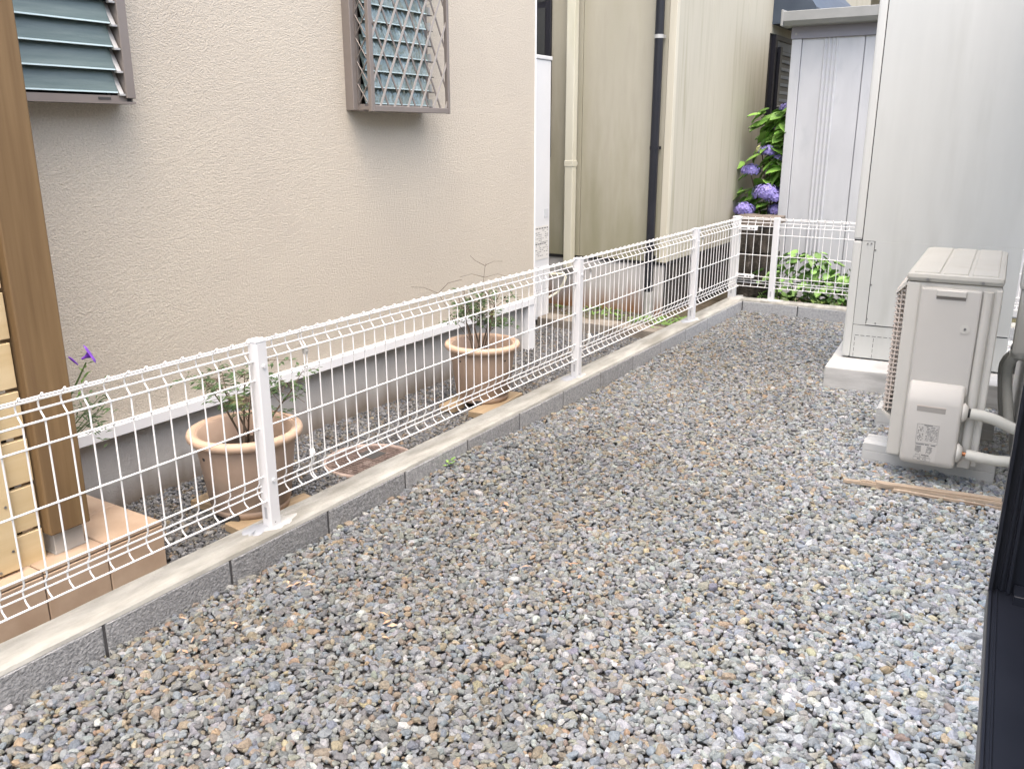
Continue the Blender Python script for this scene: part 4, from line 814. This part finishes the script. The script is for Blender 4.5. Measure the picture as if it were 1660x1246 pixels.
# fan grille on the fence side
MB().box(-0.004, 0.002, 0.05, 0.62, 0.12, 0.62).build('fan_recess', ACDARK, ac)
gm = MB()
for k in range(27): gm.box(-0.034, -0.030, 0.035, 0.62, 0.165 + 0.0172 * k, 0.1695 + 0.0172 * k); gm.box(-0.034, 0.0, 0.033, 0.037, 0.165 + 0.0172 * k, 0.1695 + 0.0172 * k)
for k in range(10): gm.box(-0.030, -0.026, 0.035 + 0.064 * k, 0.040 + 0.064 * k, 0.155, 0.625)
for y in (0.034, 0.050): gm.box(-0.018, -0.014, y, y + .004, 0.155, 0.625)
tag(gm.build('fan_grille', ACG, ac), kind='stuff')
MB().prism([(0.0, 0.640), (-0.036, 0.600), (-0.036, 0.612), (-0.004, 0.652)], 'y', 0.02, 0.64).build('grille_hood', ACB, ac)
MB().prism([(0.0, 0.135), (-0.036, 0.160), (-0.036, 0.150), (-0.004, 0.122)], 'y', 0.02, 0.64).build('grille_foot', ACB, ac)
# valve cover at the near end
cv = MB(); 
cv.box(0.050, 0.243, -0.010, 0.01, 0.255, Hz - .018, ch=0.007)
co = cv.build('upper_cover', ACC, ac)
MB().box(0.100, 0.196, -0.018, -0.008, Hz - .045, Hz - .022, ch=0.003).build('handle_lip', ACC, co)
MB().box(0.101, 0.195, -0.0108, -0.0095, Hz - .056, Hz - .045).build('handle_slot_shade', mat('handle_shade', (0.20, 0.185, 0.17), rough=.7), co)  # dark strip paints the shade under the handle lip
MB().tube([(0.205, -0.0125, 0.500), (0.205, -0.009, 0.500)], 0.0165, 20).build('screw_cup', ACB, co)
MB().tube([(0.205, -0.0145, 0.500), (0.205, -0.012, 0.500)], 0.0045, 12).build('screw', SCREW, co)
bm = bmesh.new()
prof = [(-0.056, 0.0), (-0.010, -0.010), (0.006, -0.010), (0.006, 0.300), (-0.018, 0.300), (-0.050, 0.255), (-0.060, 0.22)]
prof = [(0.006, -0.014), (-0.050, -0.010), (-0.060, 0.004), (-0.060, 0.225), (-0.055, 0.245), (-0.030, 0.282), (-0.012, 0.297), (0.006, 0.300)]
va = [bm.verts.new((0.052, y, z)) for y, z in prof]; vb = [bm.verts.new((0.236, y, z)) for y, z in prof]; n_ = len(prof)
bm.faces.new(va); bm.faces.new(vb[::-1]); 
for i in range(n_): bm.faces.new((va[i], vb[i], vb[(i + 1) % n_], va[(i + 1) % n_]))
bmesh.ops.recalc_face_normals(bm, faces=bm.faces[:]); bmesh.ops.bevel(bm, geom=[e for e in bm.edges if e.calc_face_angle(0) > .5 and min(v.co.y for v in e.verts) < 0.0], offset=0.014, segments=4, affect='EDGES', profile=.5)
me = bpy.data.meshes.new('valve_cover'); bm.to_mesh(me); bm.free(); me.materials.append(ACC)
for p_ in me.polygons: p_.use_smooth = True
try: me.set_sharp_from_angle(angle=R(35))
except Exception: pass
vc = link('valve_cover', me, ac)
MB().box(0.090, 0.184, -0.0606, -0.0596, 0.196, 0.218).build('grip_recess', mat('ac_recess', (0.36, 0.345, 0.32), rough=.6), vc)
MB().box(0.089, 0.185, -0.0612, -0.0602, 0.2145, 0.2185).build('grip_shadow_edge', ACG, vc)
lb = MB().box(0.098, 0.172, -0.0607, -0.0598, 0.010, 0.150).build('rating_label', mat('label_plate', (0.58, 0.565, 0.53), rough=.5), vc)
ink = MB(); r = random.Random(3); yI = (-0.0614, -0.0608)
def frame(xa, xb, za, zb, w=.0006):
    for q in ((xa, xb, za, za + w), (xa, xb, zb - w, zb), (xa, xa + w, za, zb), (xb - w, xb, za, zb)): ink.box(q[0], q[1], *yI, q[2], q[3])
def text(xa, xb, z, h, dens=.75):
    x = xa
    while x < xb:
        w = r.uniform(.6, 1.3) * h
        if r.random() < dens: ink.box(x, min(x + w * .8, xb), *yI, z, z + h)
        x += w
frame(0.099, 0.171, 0.076, 0.149); text(0.122, 0.150, 0.144, .0028, .95)
for k in range(10): text(0.130, 0.168, 0.138 - .0056 * k, .0022, .6)
for k in range(9): text(0.103, 0.122, 0.134 - .006 * k, .003, .5)
text(0.101, 0.169, 0.070, .0034, .8)
for k in range(6): text(0.101, 0.121, 0.062 - .0045 * k, .0022, .9); text(0.138, 0.158, 0.062 - .0045 * k, .0022, .5)
text(0.104, 0.120, 0.030, .0022, .8); text(0.124, 0.150, 0.029, .0042, .95); text(0.101, 0.160, 0.0235, .0018, .5)
frame(0.099, 0.156, 0.010, 0.021); text(0.112, 0.122, 0.0135, .004, .95); text(0.126, 0.142, 0.014, .003, .9)
ink.build('print', INKG, lb)
MB().tube([(0.262, 0.002, 0.03), (0.262, 0.002, Hz - .02)], 0.017, 14).build('corner_column', ACB, ac)
MB().box(0.284, Wx + .003, -0.004, 0.03, -0.004, Hz - .012, ch=0.004).build('rear_edge', ACB, ac)
MB().box(Wx + .0025, Wx + .0036, 0.012, 0.022, 0.555, 0.590).build('vent_slots', SEAM, ac)
MB().box(0.240, 0.284, -0.012, 0.02, -0.012, 0.03, ch=0.006).build('drain_corner', ACC, ac)
for y in (0.15, 0.68):
    for x in (0.02, Wx - .03): MB().box(x - .014, x + .024, y - .02, y + .02, -0.006, 0.004).build('foot', GALV, ac)
# service valves and insulated pipes
for z, py in ((0.205, -0.035), (0.055, -0.045)):
    f = MB().lathe([(0.001, 0), (0.034, 0), (0.034, 0.006), (0.022, 0.018), (0.001, 0.019)], 24)
    Mx = Matrix.Translation((0.236, py, z)) @ Matrix.Rotation(R(90), 4, 'Y'); f.v = [tuple(Mx @ Vector(v)) for v in f.v]; f.build('valve_flange', ACB, ac)
MB().tube([(0.252, -0.035, 0.205), (0.270, -0.035, 0.205)], 0.0165, 14).build('rubber_collar', RUBBER, ac)
MB().tube([(0.252, -0.045, 0.055), (0.275, -0.045, 0.053)], 0.0075, 10).build('copper_stub', COPPER, ac)
MB().tube([(0.262, -0.035, 0.205), (0.30, -0.036, 0.203), (0.34, -0.03, 0.193), (0.38, -0.02, 0.175), (0.43, 0.0, 0.15)], 0.0195, 16).build('insulated_pipe', INSUL, ac)
MB().tube([(0.266, -0.045, 0.054), (0.31, -0.045, 0.050), (0.36, -0.04, 0.046), (0.43, -0.02, 0.046)], 0.0195, 16).build('insulated_pipe', INSUL, ac)
def rail(label, x, y, z, rz):
    t = thing('plastic_rail', label, 'rail', (x, y, z), rz, group='white plastic rails under the outdoor unit')
    b = MB().prism([(-0.05, -0.14), (0.05, -0.14), (0.05, -0.012), (0.040, 0), (0.018, 0), (0.016, -.005), (-0.016, -.005), (-0.018, 0), (-0.040, 0), (-0.05, -0.012), (-0.05, -0.040), (-0.0475, -0.042), (-0.05, -0.044), (-0.05, -0.078), (-0.0475, -0.080), (-0.05, -0.082)], 'x', 0.0, 0.46).build('body', RAILP, t)
    MB().prism([(-0.046, -0.135), (0.046, -0.135), (0.046, -0.016), (-0.046, -0.016)], 'x', -0.004, 0.464).build('end_cap', RAILP, t)
    for x_ in (0.085, 0.40): MB().tube([(x_, 0, -0.006), (x_, 0, 0.022)], 0.006, 8).build('bolt', GALV, b)
    return t
rail('white plastic rail under the near end of the outdoor unit', 1.357, 2.455, -0.002, R(-1.2)); rail('white plastic rail under the far end of the outdoor unit', 1.318, 2.965, -0.002, R(1.5))

# ------------------------------------------------------------------ timber offcuts on the gravel
def offcut(label, x0, y0, x1, y1, w, t, z, seed):
    L = math.hypot(x1 - x0, y1 - y0); a = math.atan2(y1 - y0, x1 - x0); mb = MB(); r = random.Random(seed); n = 10
    vs = []
    for i in range(n + 1):
        f = i / n; j = r.uniform(-.002, .002) if 0 < i < n else r.uniform(-.005, .005)
        vs += [(f * L + (j if i in (0, n) else 0), -w / 2 + j, 0), (f * L, w / 2 + j, 0), (f * L, w / 2 + j, t), (f * L + (j if i in (0, n) else 0), -w / 2 + j, t * r.uniform(.9, 1))]
    fs = [(i * 4 + k, i * 4 + (k + 1) % 4, i * 4 + 4 + (k + 1) % 4, i * 4 + 4 + k) for i in range(n) for k in range(4)] + [(0, 1, 2, 3), (n * 4 + 3, n * 4 + 2, n * 4 + 1, n * 4)]
    o = mb.add(vs, fs).build('timber_offcut', OFFCUT); o.location = (x0, y0, z); o.rotation_euler = (R(random.uniform(-4, 4)), R(random.uniform(-1, 1)), a)
    tag(o, label, 'timber offcut', 'timber offcuts lying by the outdoor unit')
offcut('longest weathered timber lath lying in front of the outdoor unit', 1.347, 2.120, 1.875, 2.178, 0.022, 0.011, -0.082, 1)
offcut('pale timber lath lying on top of the longer lath', 1.452, 2.130, 1.86, 2.192, 0.026, 0.010, -0.0715, 2)
offcut('thin split timber strip beside the laths near the house', 1.52, 2.112, 1.89, 2.146, 0.012, 0.009, -0.078, 3)
offcut('short timber sliver on the laths towards the fence', 1.405, 2.128, 1.475, 2.136, 0.008, 0.007, -0.071, 4)

# ------------------------------------------------------------------ near house: wall, black window frame, duct, hoses
HA = R(2.75)
nh = thing('near_house', 'near house with black aluminium window frame and sill', 'house', (1.8695, 0.627, 0.35), HA)   # local y runs along the wall, local x into the house
MB().box(0.085, 0.25, 0.055, 2.9, -0.65, 1.95).box(0.085, 0.25, -2.0, 0.055, -0.65, -0.045).box(0.085, 0.25, -2.0, 0.055, 1.85, 1.95).build('wall', WALLR, nh)
wf = hold('window_frame', nh)
MB().box(0.004, 0.20, 0.006, 0.056, -0.04, 1.85, ch=0.002).build('jamb', BLACKA, wf)
for x0_, x1_, d in ((0.0, 0.006, 0.030), (0.019, 0.024, 0.014), (0.029, 0.035, 0.022), (0.070, 0.076, 0.030), (0.110, 0.118, 0.028)): MB().box(x0_, x1_, 0.006 - d + .006, 0.012, -0.004, 1.85).build('jamb_fin', BLACKA, wf)
MB().tube([(0.052, 0.0065, 0.115), (0.052, 0.002, 0.115)], 0.0042, 10).build('screw', SCREW, wf)
MB().box(0.006, 0.20, -1.9, 0.005, -0.045, -0.006, ch=0.001).build('sill', BLACKA, wf)
MB().box(0.0, 0.0065, -1.9, 0.003, -0.050, 0.0, ch=0.0012).build('sill_lip', BLACKA, wf)
for x0_, h_ in ((0.012, -0.003), (0.066, 0.006), (0.074, -0.002), (0.108, 0.007), (0.150, 0.006)): MB().box(x0_, x0_ + 0.004, -1.9, 0.003, -0.008, h_, ch=0.0008).build('sill_track', BLACKA, wf)
MB().box(0.040, 0.066, -0.045, 0.004, -0.007, 0.012, ch=0.001).build('corner_block', BLACKA, wf)
MB().box(0.12, 0.128, -1.88, 0.0, 0.03, 1.84).build('glass_pane', DGLASS, wf)
MB().box(0.115, 0.140, -1.9, 0.004, -0.004, 0.034).build('sash_rail', BLACKA, wf)
du = thing('pipe_duct', 'cream plastic pipe cover running down the near house wall', 'pipe cover', (1.835, 2.60, 0.36), R(2.75))
MB().box(-0.030, 0.030, -0.035, 0.035, 0.01, 1.9, ch=0.012).build('cover', DUCTM, du)
MB().box(-0.037, 0.036, -0.042, 0.042, 0.255, 0.36, ch=0.014).build('joint_collar', DUCTM, du)
MB().lathe([(0.001, -0.012), (0.020, -0.010), (0.030, 0.0), (0.032, 0.014)], 18).build('end_cap', DUCTM, du)
for i, (lab, pts) in enumerate((('thicker pale pipe sleeve bending down below the pipe cover', [(1.822, 2.60, 0.365), (1.812, 2.61, 0.345), (1.803, 2.63, 0.315), (1.802, 2.645, 0.28), (1.806, 2.645, 0.24), (1.815, 2.63, 0.19), (1.828, 2.61, 0.13), (1.84, 2.60, 0.06)]), ('thinner pale pipe sleeve nearest the cabinet below the pipe cover', [(1.81, 2.66, 0.36), (1.792, 2.69, 0.33), (1.782, 2.72, 0.295), (1.782, 2.74, 0.26), (1.788, 2.74, 0.21), (1.80, 2.72, 0.14), (1.82, 2.70, 0.05)]))):
    o = MB().tube(pts, 0.019 - .004 * i, 12).build('pipe_sleeve', INSUL); tag(o, lab, 'pipe', 'pale pipe sleeves below the pipe cover')
# odds and ends by the cabinet's plumbing
vb_ = thing('valve_set', 'small red and blue plumbing valves beside the tall grey cabinet', 'valves', (1.80, 3.86, 0.02))
MB().box(1.775, 1.84, 3.82, 3.90, 0.0, 0.14, ch=0.004).build('valve_box', RUBBER, **W(vb_))
MB().tube([(1.785, 3.81, 0.24), (1.825, 3.81, 0.24)], 0.018, 12).build('red_handle', REDP, **W(vb_))
MB().tube([(1.785, 3.81, 0.31), (1.825, 3.81, 0.31)], 0.018, 12).build('blue_handle', BLUEP, **W(vb_))
MB().tube([(1.81, 3.86, 0.14), (1.81, 3.86, 0.42)], 0.012, 10).build('riser', GALV, **W(vb_))

# ------------------------------------------------------------------ dry litter on the gravel
lt = MB(); r = random.Random(17)
for _ in range(46):
    c_ = r.choice(((0.14, 0.42), (0.55, 0.50), (1.60, 2.33), (1.45, 2.30), (0.4, 1.2), (0.8, 1.0), (0.12, 0.2), (0.9, 3.2)))
    x_, y_ = c_[0] + r.gauss(0, .05), c_[1] + r.gauss(0, .05)
    if x_ < .02: continue
    z_ = h_yard(x_, y_) + .010; a = r.uniform(0, 6.28); lt.add(leaf_verts((x_, y_, z_), (math.cos(a), math.sin(a), r.uniform(-.1, .3)), (r.uniform(-.5, .5), r.uniform(-.5, .5), 1), r.uniform(.015, .035), r.uniform(.004, .014), .25), [(0, 1, 4), (1, 2, 4), (2, 3, 4), (3, 0, 4)], 0, True)
tag(lt.build('dry_leaves', DRYL), 'scraps of dry pinkish brown leaf litter on the gravel', 'leaf litter', None, 'stuff')
